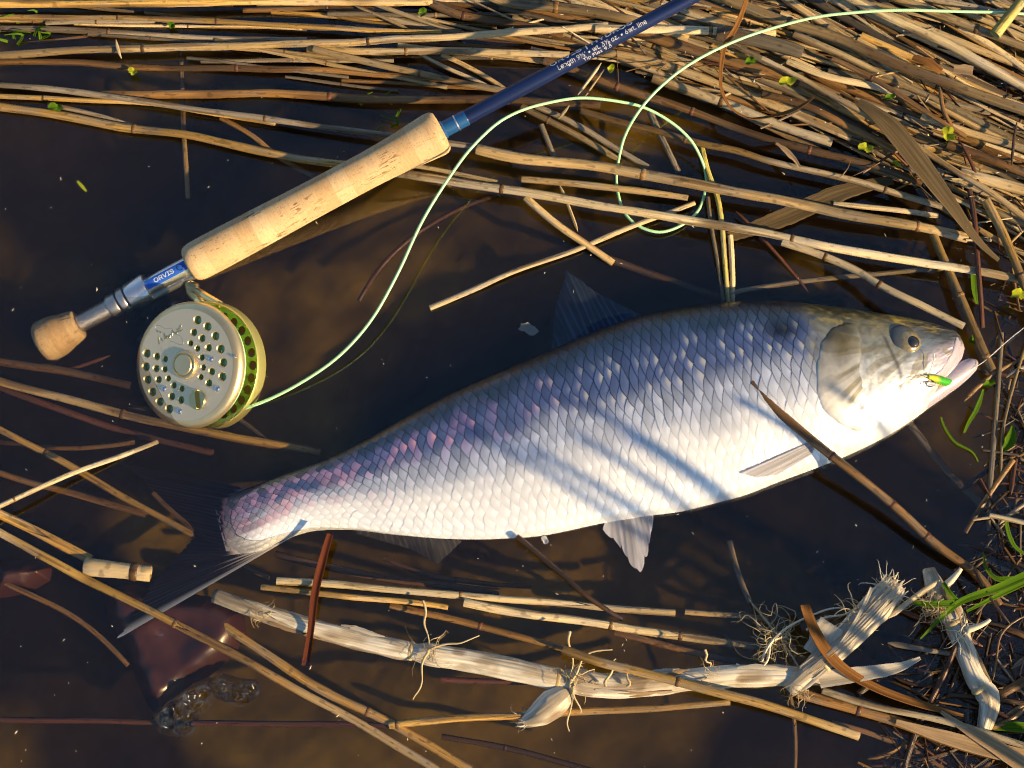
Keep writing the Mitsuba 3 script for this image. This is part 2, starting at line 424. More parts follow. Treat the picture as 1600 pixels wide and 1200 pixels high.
scene['leaf_grey'] = thin(proc(dead_color((.07, .05, .028), (.20, .15, .085))), .2, .5)
scene['leaf_brown'] = thin(proc(dead_color((.14, .06, .02), (.34, .17, .06))), .4, .35)
scene['leaf_tan'] = thin(proc(dead_color((.34, .23, .13), (.56, .41, .25))), .5, .45)
scene['leaf_white'] = thin(proc(dead_color((.56, .50, .40), (.80, .75, .64))), .6, .45)
scene['leaf_maroon'] = thin(proc(dead_color((.07, .02, .012), (.15, .05, .03))), .2, .3)
scene['reflection_maroon'] = principled(proc(lambda p, n, uv: mix(mi.Color3f(.022, .006, .004), mi.Color3f(.075, .024, .014), fbm(p.x * 55, p.y * 55, 3.0))), .30, 0, .6, .3)  # maroon of a water reflection put into a surface colour
scene['film_wet'] = {'type': 'roughdielectric', 'int_ior': 1.33, 'alpha': .032}  # clear film added to throw sun glints
scene['bubble_clear'] = {'type': 'thindielectric', 'int_ior': 1.33}
scene['drop_clear'] = {'type': 'dielectric', 'int_ior': 1.33}
scene['fuzz'] = thin((.62, .64, .66), 1.0, .6)

# ---------------------------------------------------------------- ground and water
def axis(lo, hi, step, far, grow=1.35):
    a = list(np.arange(lo, hi + step / 2, step))
    d, x = step, a[-1]
    while x < far:
        d *= grow; x += d; a.append(x)
    d, x = step, a[0]
    while x > -far:
        d *= grow; x -= d; a.insert(0, x)
    return np.array(a)


def sheet(xs, ys, fz):
    X, Y = np.meshgrid(xs, ys, indexing='ij')
    V = np.stack([X, Y, fz(X, Y)], -1).reshape(-1, 3)
    k = len(ys)
    i = np.arange(len(xs) - 1)[:, None] * k + np.arange(k - 1)[None]
    F = np.concatenate([np.stack([i, i + k, i + k + 1], -1).reshape(-1, 3), np.stack([i, i + k + 1, i + 1], -1).reshape(-1, 3)])
    return V, F


MAT0 = P(1350, 120)[:2]


def ground_z(X, Y):
    q = np.stack([X, Y, X * 0], -1)
    z = -.050 + .050 * (meshkit.fbm(q * 7, 3, 5) - .5) + .006 * (meshkit.fbm(q * 60, 3, 6) - .5)
    lift = np.clip(1 - np.hypot((X - MAT0[0]) / .42, (Y - MAT0[1]) / .20), 0, 1)
    z = z + .030 * lift
    far = np.hypot(X, Y)
    return z + .55 * np.clip((far - 1.6) / 4, 0, 1) ** 1.3 + .25 * (meshkit.fbm(q * .6, 3, 8) - .3) * np.clip((far - 3) / 6, 0, 1)


tag(obj('ground', sheet(axis(-.40, .40, .004, 60), axis(-.36, .36, .004, 60), ground_z), 'mud', smooth=True), 'brown silty bed under the shallow water', kind='structure')
TIP = P(180, 1000)[:2]
GLINT = [(P(x, y)[:2], r, a) for x, y, r, a in ((275, 1118, .0085, .0030), (287, 1136, .007, -.0022), (306, 1098, .008, .0030), (318, 1085, .006, -.0022), (372, 1085, .0085, .0028), (390, 1078, .006, -.002), (345, 1075, .006, .0018), (255, 1128, .006, .0018), (250, 990, .005, .0012))]


def water_z(X, Y):
    q = np.stack([X, Y, X * 0], -1)
    near = np.exp(-np.hypot(X, Y) ** 2 / .6)
    z = (.0009 * (meshkit.fbm(q * 9, 2, 11) - .5) + .00022 * (meshkit.fbm(q * 34, 2, 12) - .5)) * near
    d = np.hypot(X - TIP[0], Y - TIP[1] + .01)
    z = z + .0016 * np.exp(-(d / .06) ** 2) * (meshkit.fbm(q * 38, 2, 13) - .5) * 2
    for (c, r, a) in GLINT:
        e = np.hypot((X - c[0]), (Y - c[1]) * 1.25)
        z = z + a * np.exp(-(e / r) ** 2) * np.cos(e / r * 4.2)
    return z


gx = np.unique(np.r_[np.arange(P(90, 1000)[0], P(480, 1000)[0], .0009), np.arange(-.38, .38, .004)])
gy = np.unique(np.r_[np.arange(P(300, 1200)[1], P(300, 900)[1], .0009), np.arange(-.34, .34, .004)])


def widen(a, far):
    a = list(a)
    d, x = .004, a[-1]
    while x < far:
        d *= 1.3; x += d; a.append(x)
    d, x = .004, a[0]
    while x > -far:
        d *= 1.3; x -= d; a.insert(0, x)
    return np.array(a)


tag(obj('water', sheet(widen(gx, 9), widen(gy, 9), water_z), 'water_clear', smooth=True), 'still brown shallow water with a few ripples at the fish tail', kind='structure')
scene['water']['interior'] = {'type': 'ref', 'id': 'murk'}

# ---------------------------------------------------------------- the fish
A0, A1 = np.array([345., 838.]), np.array([1505., 545.])
E = unit(A1 - A0); NU = np.array([E[1], -E[0]])
SLEN = np.linalg.norm(A1 - A0)


def sh(pts):
    q = np.asarray(pts, float) - A0
    return q @ E, q @ NU


top_px = [(345, 780), (400, 758), (450, 739), (500, 721), (560, 692), (640, 648), (720, 607), (800, 572), (870, 543), (940, 514), (1000, 494), (1070, 480), (1150, 472), (1230, 473), (1300, 480), (1370, 490), (1430, 500), (1475, 512), (1497, 524), (1505, 536), (1507, 545)]
bot_px = [(348, 874), (400, 866), (440, 845), (480, 832), (540, 828), (620, 836), (700, 842), (780, 842), (860, 835), (940, 818), (1000, 808), (1080, 796), (1150, 778), (1220, 752), (1300, 722), (1370, 690), (1420, 660), (1450, 638), (1472, 612), (1490, 585), (1502, 562), (1507, 548)]
ts, th = sh(top_px); bs, bh = sh(bot_px)
SEND = SLEN + 1.5
f_top = PchipInterpolator(np.r_[ts[ts < SEND - 1], SEND], np.r_[th[ts < SEND - 1], -1.0])
f_bot = PchipInterpolator(np.r_[bs[bs < SEND - 1], SEND], np.r_[bh[bs < SEND - 1], -1.4])
f_w = PchipInterpolator([-20, 0, 60, 150, 400, 700, 900, 1020, 1100, 1160, 1190, SEND], [1.6, 4.5, 8.5, 11.5, 18, 27, 30, 27, 21.5, 14, 8, .6])
f_zc = PchipInterpolator([-300, -20, 0, 150, 300, 500, 750, 1000, 1200], [-14, -9, -7.5, -3, -.5, 1.5, 5, 8, 7])
f_col = PchipInterpolator([-20, 0, 120, 300, 500, 980, 1250], [-1.6, 0, 9.2, 21.3, 34, 65.5, 82.5])


def prof(u):
    u = np.clip(u, -1, 1)
    return np.where(u >= 0, np.maximum(1 - np.abs(u) ** 2.3, 0) ** .56, np.maximum(1 - np.abs(u) ** 1.9, 0) ** .68)


_uu = np.cos(np.linspace(0, np.pi, 4001))
_arc = np.r_[0, np.cumsum(np.hypot(np.diff(_uu * 62), np.diff(prof(_uu) * 28)))]
_arc /= _arc[-1]


def rows_of(u):
    return ROWS * np.interp(-np.clip(u, -1, 1), -_uu, _arc)


def scales_np(x, y):
    best, who, lat = np.full(x.shape, 9.0), np.zeros(x.shape), np.zeros(x.shape)
    for k in (0, 1):
        j = np.floor(y) + k
        f = x - .5 * np.mod(j, 2) - .5 * np.abs(y - j) ** 1.5
        i = np.floor(f); d = f - i
        near = d < best
        who = np.where(near, np.mod(np.sin(i * 12.9898 + j * 78.233) * 43758.5453, 1), who)
        lat = np.where(near, y - j, lat)
        best = np.minimum(best, d)
    return best, who, lat


def fish_point(s, u, up=1.0, off=0.0):
    """A point of the fish: s pixels from the tail, u from belly -1 to back 1, on the upper flank (up 1) or the lower (-1)."""
    a, b = f_top(s), f_bot(s)
    h = (a + b) / 2 + u * (a - b) / 2
    q = A0 + s[..., None] * E + h[..., None] * NU
    p = P(q[..., 0], q[..., 1], f_zc(s))
    p = p.copy()
    p[..., 2] += up * f_w(s) * MM * prof(u) + off
    return p


def pixel(p):
    """The photograph pixel of a place."""
    d = np.asarray(p) - CAM
    w = d @ _f
    return np.stack([800 + (d @ _r) / w / _t * 800, 600 - (d @ _u) / w / _t * 800], -1)


def on_fish(x, y, off=0.0):
    want = np.stack(np.broadcast_arrays(np.asarray(x, float), np.asarray(y, float)), -1)
    q = want.copy()
    for _ in range(6):
        p = above_fish(q[..., 0], q[..., 1], off)
        q = q + .9 * (want - pixel(p))
    return p


def above_fish(x, y, off=0.0):
    """The point of the upper flank that the photograph shows near pixel x, y."""
    q = np.stack(np.broadcast_arrays(np.asarray(x, float), np.asarray(y, float)), -1) - A0
    s = np.clip(q @ E, -15, SEND - .5); h = q @ NU
    a, b = f_top(s), f_bot(s)
    u = np.clip((h - (a + b) / 2) / ((a - b) / 2), -.995, .995)
    return fish_point(s, u, 1.0, off)


ns = 1500
ss = np.concatenate([np.linspace(3, SEND - 26, ns), SEND - 26 * np.cos(np.linspace(0, np.pi / 2, 30))[1:]])
phi = np.linspace(0, np.pi, 330)
u1 = np.cos(phi); u2 = -np.cos(np.linspace(0, np.pi, 60)[1:-1])
S1, U1 = np.meshgrid(ss, u1, indexing='ij'); S2, U2 = np.meshgrid(ss, u2, indexing='ij')
V1, V2 = fish_point(S1, U1), fish_point(S2, U2, -1)
cols, rws = f_col(S1), rows_of(U1)
wq = np.stack([cols * .33, rws * .45, cols * 0], -1)
cols = cols + .9 * (meshkit.fbm(wq, 2, 71) - .5); rws = rws + .9 * (meshkit.fbm(wq, 2, 72) - .5) * np.clip(rws / 2, 0, 1) * np.clip((16 - rws) / 2, 0, 1)
d, who, lat = scales_np(cols, rws)
nrm = unit(np.cross(np.gradient(V1, axis=0), np.gradient(V1, axis=1)))
nrm *= np.where(nrm[..., 2:3].mean() < 0, -1, 1)
fade = np.clip((COL_GILL - 2 - cols) / 2, 0, 1) * np.clip((rws - .3) / .8, 0, 1) * np.clip((15.6 - rws) / 1.5, 0, 1)
patch = np.clip((meshkit.fbm(wq * .5, 2, 73) - .30) / .25, .25, 1)
skin = (.00026 * (1 - d) ** 1.2 * (.45 + .9 * who) * patch + .00030 * (np.mod(who * 7.31, 1) - .5) * lat * (1 - d)) * fade
rn = np.stack([cols * .8, rws * .9, cols * 0], -1)
skin += (1 - fade) * .0012 * (meshkit.fbm(rn, 3, 3) - .5) * np.clip(rws / 1.5, 0, 1) * np.clip((16 - rws) / 1.5, 0, 1)
V1 = V1 + nrm * skin[..., None]
V = np.concatenate([V1, V2], 1)
uvf = np.stack([np.concatenate([cols, f_col(S2)], 1), np.concatenate([rws, rows_of(U2)], 1)], -1)
m, k = V.shape[:2]
i = np.arange(m - 1)[:, None] * k + np.arange(k)[None]; i2 = np.arange(m - 1)[:, None] * k + (np.arange(k)[None] + 1) % k
F = np.concatenate([np.stack([i, i2, i2 + k], -1).reshape(-1, 3), np.stack([i, i2 + k, i + k], -1).reshape(-1, 3)])
c0, c1 = len(V.reshape(-1, 3)), len(V.reshape(-1, 3)) + 1
Vb = np.concatenate([V.reshape(-1, 3), V[0].mean(0)[None], V[-1].mean(0)[None]])
uvb = np.concatenate([uvf.reshape(-1, 2), [[-1.6, 8]], [[82.5, 8]]])
r = np.arange(k); r2 = (r + 1) % k
F = np.concatenate([F, np.stack([r2, r, r * 0 + c0], -1), np.stack([(m - 1) * k + r, (m - 1) * k + r2, r * 0 + c1], -1)])
if trimesh.Trimesh(Vb, F, process=False).volume < 0:
    F = F[:, ::-1]
fish = thing('fish', 'silver blue-backed fish lying on its side half out of the water', 'fish')
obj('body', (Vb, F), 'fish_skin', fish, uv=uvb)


def fin(base, outer, rays, seed, name, bsdf, ragged=.05, layers=14, ridge=.00016, per=6):
    """A fin: base and outer are world polylines; a thin membrane ridged along its rays."""
    n = rays * per + 1
    g = np.linspace(0, 1, n)
    def res(pts):
        pts = np.asarray(pts, float)
        s = np.r_[0, np.cumsum(np.linalg.norm(np.diff(pts, axis=0), axis=1))]
        return np.stack([np.interp(g * s[-1], s, pts[:, k]) for k in range(3)], -1)
    b, o = res(base), res(outer)
    rg = np.random.default_rng(seed)
    cut = np.repeat(rg.random(rays + 1), per)[:n]
    v = np.linspace(0, 1, layers)
    end = 1 - ragged * cut - ragged * .6 * (np.abs((g * rays) % 1 - .5) * 2) ** 3
    Q = b[:, None] + (o - b)[:, None] * (v[None, :] * end[:, None])[..., None]
    lift = ridge * np.cos(g * rays * 2 * np.pi)[:, None] * (1 - .3 * v)[None]
    top, bot = Q.copy(), Q.copy()
    top[..., 2] += .00025 + lift; bot[..., 2] += -.00025 + lift
    m, k = n, layers
    i = np.arange(m - 1)[:, None] * k + np.arange(k - 1)[None]
    q = np.concatenate([np.stack([i, i + k, i + k + 1], -1).reshape(-1, 3), np.stack([i, i + k + 1, i + 1], -1).reshape(-1, 3)])
    uv = np.stack(np.broadcast_arrays((g * rays)[:, None], v[None] * .05), -1).reshape(-1, 2)
    if trimesh.Trimesh(top.reshape(-1, 3), q, process=False).face_normals[:, 2].mean() < 0:
        q = q[:, ::-1]
    return put(name, (np.concatenate([top.reshape(-1, 3), bot.reshape(-1, 3)]), np.concatenate([q, q[:, ::-1] + m * k]), np.concatenate([uv, uv])), bsdf, fish)


def pz(pts):
    return np.array([P(*q) for q in pts])


fin(pz([(862, 556, 0), (900, 538, 1), (940, 521, 2), (985, 503, 3), (1006, 498, 3)]), pz([(862, 545, -8), (866, 482, -12), (884, 420, -13), (935, 458, -8), (1004, 494, -1)]), 16, 1, 'dorsal_fin', 'fin_dark', .05)
def flank(pts, off):
    pts = np.asarray(pts, float)
    return on_fish(pts[:, 0], pts[:, 1], off)


fin(np.concatenate([pz([(384, 763, -11)]), flank([(357, 779), (351, 792), (350, 812), (351, 832), (356, 852), (376, 866), (420, 856)], .0004), pz([(462, 836, -6)])]), pz([(182, 722, -30), (225, 752, -24), (262, 792, -18), (305, 838, -12), (262, 880, -8), (212, 945, -4), (176, 1003, 1)]), 40, 2, 'tail_fin', 'fin_tail', .04, layers=30, ridge=.00003)
fin(pz([(948, 806, 3), (985, 802, 3), (1020, 800, 3)]), pz([(941, 829, 1), (966, 852, 0), (984, 888, 0), (999, 901, 0), (1013, 872, 1), (1021, 812, 3)]), 8, 3, 'pelvic_fin', 'fin_pale', .14, ridge=.00022)
fin(pz([(560, 826, -6), (640, 836, -5), (716, 842, -3)]), pz([(556, 834, -14), (640, 858, -20), (684, 884, -22), (722, 846, -12)]), 18, 4, 'anal_fin', 'fin_faint', .05)


fin(flank([(1278, 686), (1274, 698), (1268, 710)], .0012), flank([(1152, 742), (1158, 744), (1185, 747), (1215, 742)], .0022), 9, 5, 'pectoral_fin', 'fin_pale', .05, ridge=.00012)


def shell(poly, off, name, bsdf, parent, dens=3.0, edge=6.0, bulge=0.0, rnd=3, merge=None):
    """A plate that lies on the flank inside the polygon of pixels, its rim rounded down to the skin."""
    from shapely.geometry import Polygon, Point
    import shapely
    pg = Polygon(poly).buffer(-rnd).buffer(2 * rnd).buffer(-rnd)
    x0, y0, x1, y1 = pg.bounds
    X, Y = np.meshgrid(np.arange(x0, x1, dens), np.arange(y0, y1, dens))
    q = np.stack([X.ravel(), Y.ravel()], -1)
    q = q[shapely.contains_xy(pg.buffer(-dens * .5), q[:, 0], q[:, 1])]
    ring = np.array([pg.exterior.interpolate(t).coords[0] for t in np.arange(0, pg.exterior.length, dens)])
    q = np.concatenate([q, ring])
    tri = Delaunay(q).simplices
    cen = q[tri].mean(1)
    tri = tri[shapely.contains_xy(pg, cen[:, 0], cen[:, 1])]
    dist = shapely.distance(shapely.points(q), pg.exterior)
    h = np.sqrt(np.clip(dist / edge, 0, 1)) * off - .0005 * (dist < .4) + bulge * np.clip(dist / 40, 0, 1)
    if merge:
        k = np.clip((q[:, 0] - merge[0]) / (merge[1] - merge[0]), 0, 1)
        h = h - (off + .0009) * k * k * (3 - 2 * k)
    p = on_fish(q[:, 0], q[:, 1])
    p[:, 2] += h
    uv = np.stack([(q[:, 0] - x0) / (x1 - x0), (q[:, 1] - y0) / (y1 - y0)], -1)
    if trimesh.Trimesh(p, tri, process=False).face_normals[:, 2].mean() < 0:
        tri = tri[:, ::-1]
    return put(name, (p, tri, uv), bsdf, parent)


tag(shell([(1330, 502), (1300, 510), (1281, 535), (1274, 570), (1274, 612), (1284, 640), (1310, 662), (1345, 680), (1385, 668), (1372, 640), (1360, 600), (1352, 560), (1352, 530), (1345, 508)], .0011, 'gill_cover', 'gill_skin', fish, edge=11, rnd=16, merge=(1318, 1368)), 'golden grey gill cover with fine ridges')
tag(shell([(1494, 520), (1502, 536), (1500, 556), (1484, 582), (1462, 602), (1444, 606), (1448, 594), (1470, 576), (1486, 550)], .0006, 'upper_jaw', 'jaw_skin', fish, dens=2.0, edge=4), 'lilac upper jaw')
# lower jaw: a lofted wedge
jl = np.array([(1395, 672), (1440, 645), (1475, 621), (1500, 603), (1515, 590), (1525, 579), (1529, 569)], float)
ju = np.array([(1372, 638), (1415, 614), (1452, 592), (1480, 575), (1498, 566), (1514, 560), (1524, 561)], float)
jc = (jl + ju) / 2
jw = np.linalg.norm(jl - ju, axis=1) / 2
jz = np.array([6, 8, 9, 7.5, 6, 4.5, 1.5])
jp, jq = curve(np.c_[jc, np.zeros(7)], 3)
tt = np.linspace(0, 1, len(jp)); src = np.r_[0, np.cumsum(np.linalg.norm(np.diff(jc, axis=0), axis=1))] / np.sum(np.linalg.norm(np.diff(jc, axis=0), axis=1))
W, Z = np.interp(tt, src, jw), np.interp(tt, src, jz)
ta = unit(np.gradient(jp[:, :2], axis=0)); no = np.stack([ta[:, 1], -ta[:, 0]], -1)
ang = np.linspace(0, 2 * np.pi, 33)
xy = jp[:, None, :2] + no[:, None] * (np.cos(ang)[None] * W[:, None])[..., None]
Vj = P(xy[..., 0], xy[..., 1], 7.0).copy(); Vj[..., 2] += np.sin(ang)[None] * Z[:, None] * MM
m, k = Vj.shape[:2]
i = np.arange(m - 1)[:, None] * k + np.arange(k - 1)[None]
F = np.concatenate([np.stack([i, i + 1, i + k + 1], -1).reshape(-1, 3), np.stack([i, i + k + 1, i + k], -1).reshape(-1, 3)])
Vj = np.concatenate([Vj.reshape(-1, 3), Vj[-1].mean(0)[None]])
r = np.arange(k - 1)
F = np.concatenate([F, np.stack([(m - 1) * k + r, (m - 1) * k + r + 1, r * 0 + m * k], -1)])
tag(obj('lower_jaw', (Vj, F), 'jaw_skin', fish, smooth=60), 'pale lilac lower jaw, agape')


def dome(c, rx, h, n, rings=14, sides=36, squash=1.0):
    """A low dome of radius rx and height h on centre c, its axis n."""
    n = unit(n); a = unit(np.cross(n, [0, 1, 0])); b = np.cross(n, a)
    th, ph = np.meshgrid(np.linspace(0, np.pi / 2, rings), np.linspace(0, 2 * np.pi, sides + 1), indexing='ij')
    V = c + (np.sin(th) * np.cos(ph) * rx)[..., None] * a + (np.sin(th) * np.sin(ph) * rx * squash)[..., None] * b + (np.cos(th) * h)[..., None] * n
    k = sides + 1
    i = np.arange(rings - 1)[:, None] * k + np.arange(sides)[None]
    F = np.concatenate([np.stack([i, i + k, i + k + 1], -1).reshape(-1, 3), np.stack([i, i + k + 1, i + 1], -1).reshape(-1, 3)])
    return V.reshape(-1, 3), F


ec = on_fish(1420, 532); ex, ey = on_fish(1428, 532), on_fish(1420, 524)
en = unit(np.cross(ex - ec, ey - ec)); en = en * np.sign(en[2])
eye = obj('eye', dome(ec - en * .0008, 20 * PX, .0044, en), 'iris', fish, smooth=True)
tag(eye, 'gold rimmed eye with a black pupil')
obj('eyelid', dome(ec - en * .0012 + (P(1412, 526) - P(1420, 532)) * .9, 23 * PX, .0036, en), 'eyelid', eye, smooth=True)
obj('pupil', dome(ec + en * .0022 + (P(1424, 537) - P(1420, 532)), 10.4 * PX, .0029, en), 'pupil', eye, smooth=True)

# ---------------------------------------------------------------- the wet fly in the fish's jaw
fly = thing('fishing_fly', 'small bright green and yellow fishing fly hooked in the fish jaw', 'fishing fly')
fz = lambda x, y, o: on_fish(x, y, o * MM)
fp = np.array([fz(1450, 588, 3), fz(1458, 590, 3.2), fz(1468, 594, 3.6), fz(1478, 597, 4), fz(1488, 599, 4)])
fc, _ = curve(fp, .0008)
scene['fly_green'] = principled(proc(lambda p, n, uv: mix(mi.Color3f(.62, .62, .03), mi.Color3f(.03, .34, .02), smoothstep(.004, .010, uv.y))), .6)
g = tube(fc, np.interp(np.linspace(0, 1, len(fc)), [0, .3, .7, 1], [.0012, .0026, .0027, .0012]), 12, hollow=False, lump=.6, seed=3)
put('body', g, 'fly_green', fly)
rg = np.random.default_rng(5)
hk = []
for j in range(46):
    a = fc[int(rg.integers(4, len(fc) - 2))]; dirn = unit([rg.normal(-.6, .5), rg.normal(0, .8), rg.normal(.35, .4)])
    hk.append(tube(np.array([a, a + dirn * .003, a + dirn * .0055 + [0, 0, -.0006]]), [.00016, .00012, .00005], 4, hollow=False))
put('hackle', join(hk), 'fly_green', fly)
put('tail', join([tube(np.array([fp[0], fp[0] + unit([-1, dy, .2]) * .004, fp[0] + unit([-1, dy * 1.4, .1]) * .009]), [.0003, .0002, .0001], 5, hollow=False) for dy in (-.3, 0, .25)]), 'root_pale', fly)
put('hook', tube(curve(np.array([fp[4] + [.002, 0, 0], fp[4], fp[2] + [0, -.001, -.002], fp[0] + [-.002, -.004, -.001], fp[0] + [0, -.007, 0], fp[0] + [.004, -.006, 0]]), .001)[0], .0004, 6, hollow=False), 'screw_steel', fly)
put('flash', tube(curve(np.array([fz(1452, 584, 4), fz(1456, 572, 5), fz(1460, 558, 6), fz(1459, 552, 7)]), .001)[0], .0003, 5, hollow=False, lump=.8), 'nylon', fly)
tag(put('leader', tube(curve(np.array([fz(1490, 598, 4), P(1530, 570, 12), P(1575, 532, 14), P(1600, 512, 14), P(1640, 480, 14)]), .004)[0], .00022, 5, hollow=False), 'nylon', None), 'thin clear leader running from the fly past the fish snout', 'leader')

# ---------------------------------------------------------------- the rod
RA, RB = P(62, 539, -21), P(1096, -12, 67)
RD = unit(RB - RA)
RL = np.linalg.norm(RB - RA)
KR = RL / np.hypot(1096 - 62, 551)                 # metres of rod per pixel of its length
rod = thing('fly_rod', 'dark blue fly rod with a long cork grip lying across the reeds', 'fishing rod')
dpx = lambda q: [(a * KR, b * PX) for a, b in q]


def turned(name, q, bsdf, parent=rod, smooth=30, sides=48):
    g = lathe(dpx(q), RA, RD, sides)
    return g


def smooth_lathe(name, q, bsdf, parent=rod, steps=60):
    q = np.asarray(q, float)
    x = np.linspace(q[0, 0], q[-1, 0], steps)
    y = PchipInterpolator(q[:, 0], q[:, 1])(x)
    g = lathe([(a * KR, b * PX) for a, b in zip(x, y)], RA, RD)
    return put(name, g, bsdf, parent)


tag(smooth_lathe('fighting_butt', [(0, 20), (1.5, 27), (5, 32), (12, 35), (30, 34), (50, 29), (66, 25), (70, 23.5), (71, 21)], 'cork', steps=110), 'flared cork butt under water')
th_q = []
for j in range(20):
    d0 = 72 + j * 2.9
    th_q += [(d0, 13.6), (d0 + .8, 14.9), (d0 + 1.5, 14.9), (d0 + 2.2, 13.6)]
obj('threaded_barrel', lathe(dpx(th_q), RA, RD)[:2], 'nickel', rod)
for q in ([(126, 15), (127, 18), (130, 19), (140, 19), (143, 18), (144, 15)], [(146, 15), (147, 20), (150, 21), (156, 21), (158, 20), (159, 16)]):
    obj('locking_ring', lathe(dpx(q), RA, RD)[:2], 'nickel', rod)
obj('hood', lathe(dpx([(161, 16), (162, 21.5), (165, 22), (185, 23), (193, 23.6), (196, 22.8), (196.2, 15)]), RA, RD)[:2], 'nickel', rod)
obj('seat_barrel', lathe(dpx([(190, 14.5), (194, 15), (277, 15), (280, 14)]), RA, RD)[:2], 'nickel', rod)
tag(smooth_lathe('grip', [(268, 19), (269.5, 25), (274, 29), (284, 31.5), (310, 32), (400, 31), (500, 29.5), (580, 29), (640, 31), (690, 35), (705, 36), (712, 35), (717, 31.5), (719.5, 26), (720, 14)], 'cork', steps=260), 'long pale cork grip')
obj('winding_check', lathe(dpx([(718, 12), (719, 15), (722, 15.5), (724, 14), (725, 12)]), RA, RD)[:2], 'blue_wrap', rod)
put('blank', lathe(dpx([(720, 12.4), (740, 12.4), (900, 11.8), (1180, 10.6), (1500, 9.6)]), RA, RD), 'blue_blank', rod)
obj('thread_wrap', lathe(dpx([(724, 12.5), (725, 13.2), (760, 13.1), (762, 12.4)]), RA, RD)[:2], 'blue_wrap', rod)
obj('silver_band', lathe(dpx([(743, 13.2), (743.3, 13.6), (745, 13.6), (745.3, 13.2)]), RA, RD)[:2], 'nickel', rod)

# frames on the rod: side faces across the axis towards the bottom of the photograph, up towards the camera
TOCAM = -_f
RUP = unit(TOCAM - RD * (TOCAM @ RD)); RSIDE = np.cross(RUP, RD)


def on_rod(d, y, r):
    """Pixels d along the rod and y up its girth from the line that faces the camera, at the radius r in metres."""
    d, y, r = np.broadcast_arrays(np.asarray(d, float), np.asarray(y, float), np.asarray(r, float))
    a = y * PX / r
    return RA + RD * (d * KR)[..., None] + r[..., None] * (np.cos(a)[..., None] * RUP + np.sin(a)[..., None] * RSIDE)


def lettering(text, d0, y0, height, r, bsdf, parent, bold=False, spread=1.0):
    t = meshkit.text_mesh(text, height, depth=.3, bold=bold)
    t = t.subdivide_to_size(max(height * .8, 2.0)) if hasattr(t, 'subdivide_to_size') else t
    v = np.array(t.vertices)
    rr = np.where(v[:, 2] > .1, r + .00012, r - .0001)
    return obj('lettering', (on_rod(d0 + v[:, 0] * spread, y0 + v[:, 1], rr), np.array(t.faces)), bsdf, parent, smooth=False)


rbl = 11.2 * PX
lettering('ORVIS | HYDROS', 912, 7.0, 9.0, rbl * 1.03, 'silver_print', rod, True, 1.42)
lettering("Length 9½' • wt. 3½ oz. • 6wt. line", 921, -4.5, 7.6, rbl * 1.03, 'silver_print', rod, False, .90)
lettering('Tip Flex 9.5', 962, -12.5, 6.2, rbl * 1.03, 'silver_print', rod, False, 1.05)

# the blue insert of the reel seat: a raised strip with a rounded end
dd = np.r_[197, np.linspace(200, 264, 30), 264 + 8 * np.sin(np.linspace(0, np.pi / 2, 10))[1:]]
hw = np.where(dd < 264, 8.0, 8.0 * np.sqrt(np.maximum(1 - ((dd - 264) / 8.05) ** 2, 0)))
yy = np.linspace(-1, 1, 9)
D, Yv = np.meshgrid(dd, yy, indexing='ij'); Yv = Yv * hw[:, None]
top = on_rod(D, Yv + 1.5, 15 * PX + .0007); bot = on_rod(D, Yv + 1.5, 15 * PX - .0008)
m, k = D.shape
i = np.arange(m - 1)[:, None] * k + np.arange(k - 1)[None]
q = np.concatenate([np.stack([i, i + 1, i + k + 1], -1).reshape(-1, 3), np.stack([i, i + k + 1, i + k], -1).reshape(-1, 3)])
Fs = [q, q[:, ::-1] + m * k]
for e, fl in ((0, 1), (k - 1, 0)):
    j = np.arange(m - 1) * k + e
    s = np.concatenate([np.stack([j, j + k, j + k + m * k], -1), np.stack([j, j + k + m * k, j + m * k], -1)])
    Fs.append(s if fl else s[:, ::-1])
ins = obj('seat_insert', (np.concatenate([top.reshape(-1, 3), bot.reshape(-1, 3)]), np.concatenate(Fs)), 'blue_insert', rod, smooth=40)
tag(ins, 'bright blue insert of the reel seat')
lettering('ORVIS', 211, -1.5, 7.2, 15 * PX + .0007, 'silver_print', ins, True, 1.15)
a = np.linspace(0, 2 * np.pi, 30)
put('ring_mark', tube(on_rod(258 + 4.6 * np.cos(a), 1.5 + 4.6 * np.sin(a), 15 * PX + .0009), .00025, 6, hollow=False), 'dark_print', ins)

# ---------------------------------------------------------------- the reel
reel = thing('fly_reel', 'champagne gold fly reel with a drilled round face and lime green back', 'fishing reel')
RN = unit(TOCAM * math.cos(math.radians(24)) - _r * math.sin(math.radians(24)) + _u * .02)
RX = unit(_r - RN * (_r @ RN)); RY = np.cross(RN, RX)
RC = P(291, 570, 12)
RR = 99 * PX


def reel_at(m):
    v = np.asarray(m.vertices) if hasattr(m, 'vertices') else np.asarray(m[0])
    f = np.asarray(m.faces) if hasattr(m, 'faces') else np.asarray(m[1])
    return RC + v[:, :1] * RX + v[:, 1:2] * RY + v[:, 2:3] * RN, f


def man(mf):
    me = mf.to_mesh()
    return me.vert_properties[:, :3].astype(float), me.tri_verts


def spun(q, seg=96):
    """A manifold of revolution about the reel's axle from (radius, height) pairs."""
    return m3.Manifold.revolve(m3.CrossSection([np.asarray(q, float)], m3.FillRule.NonZero), seg)


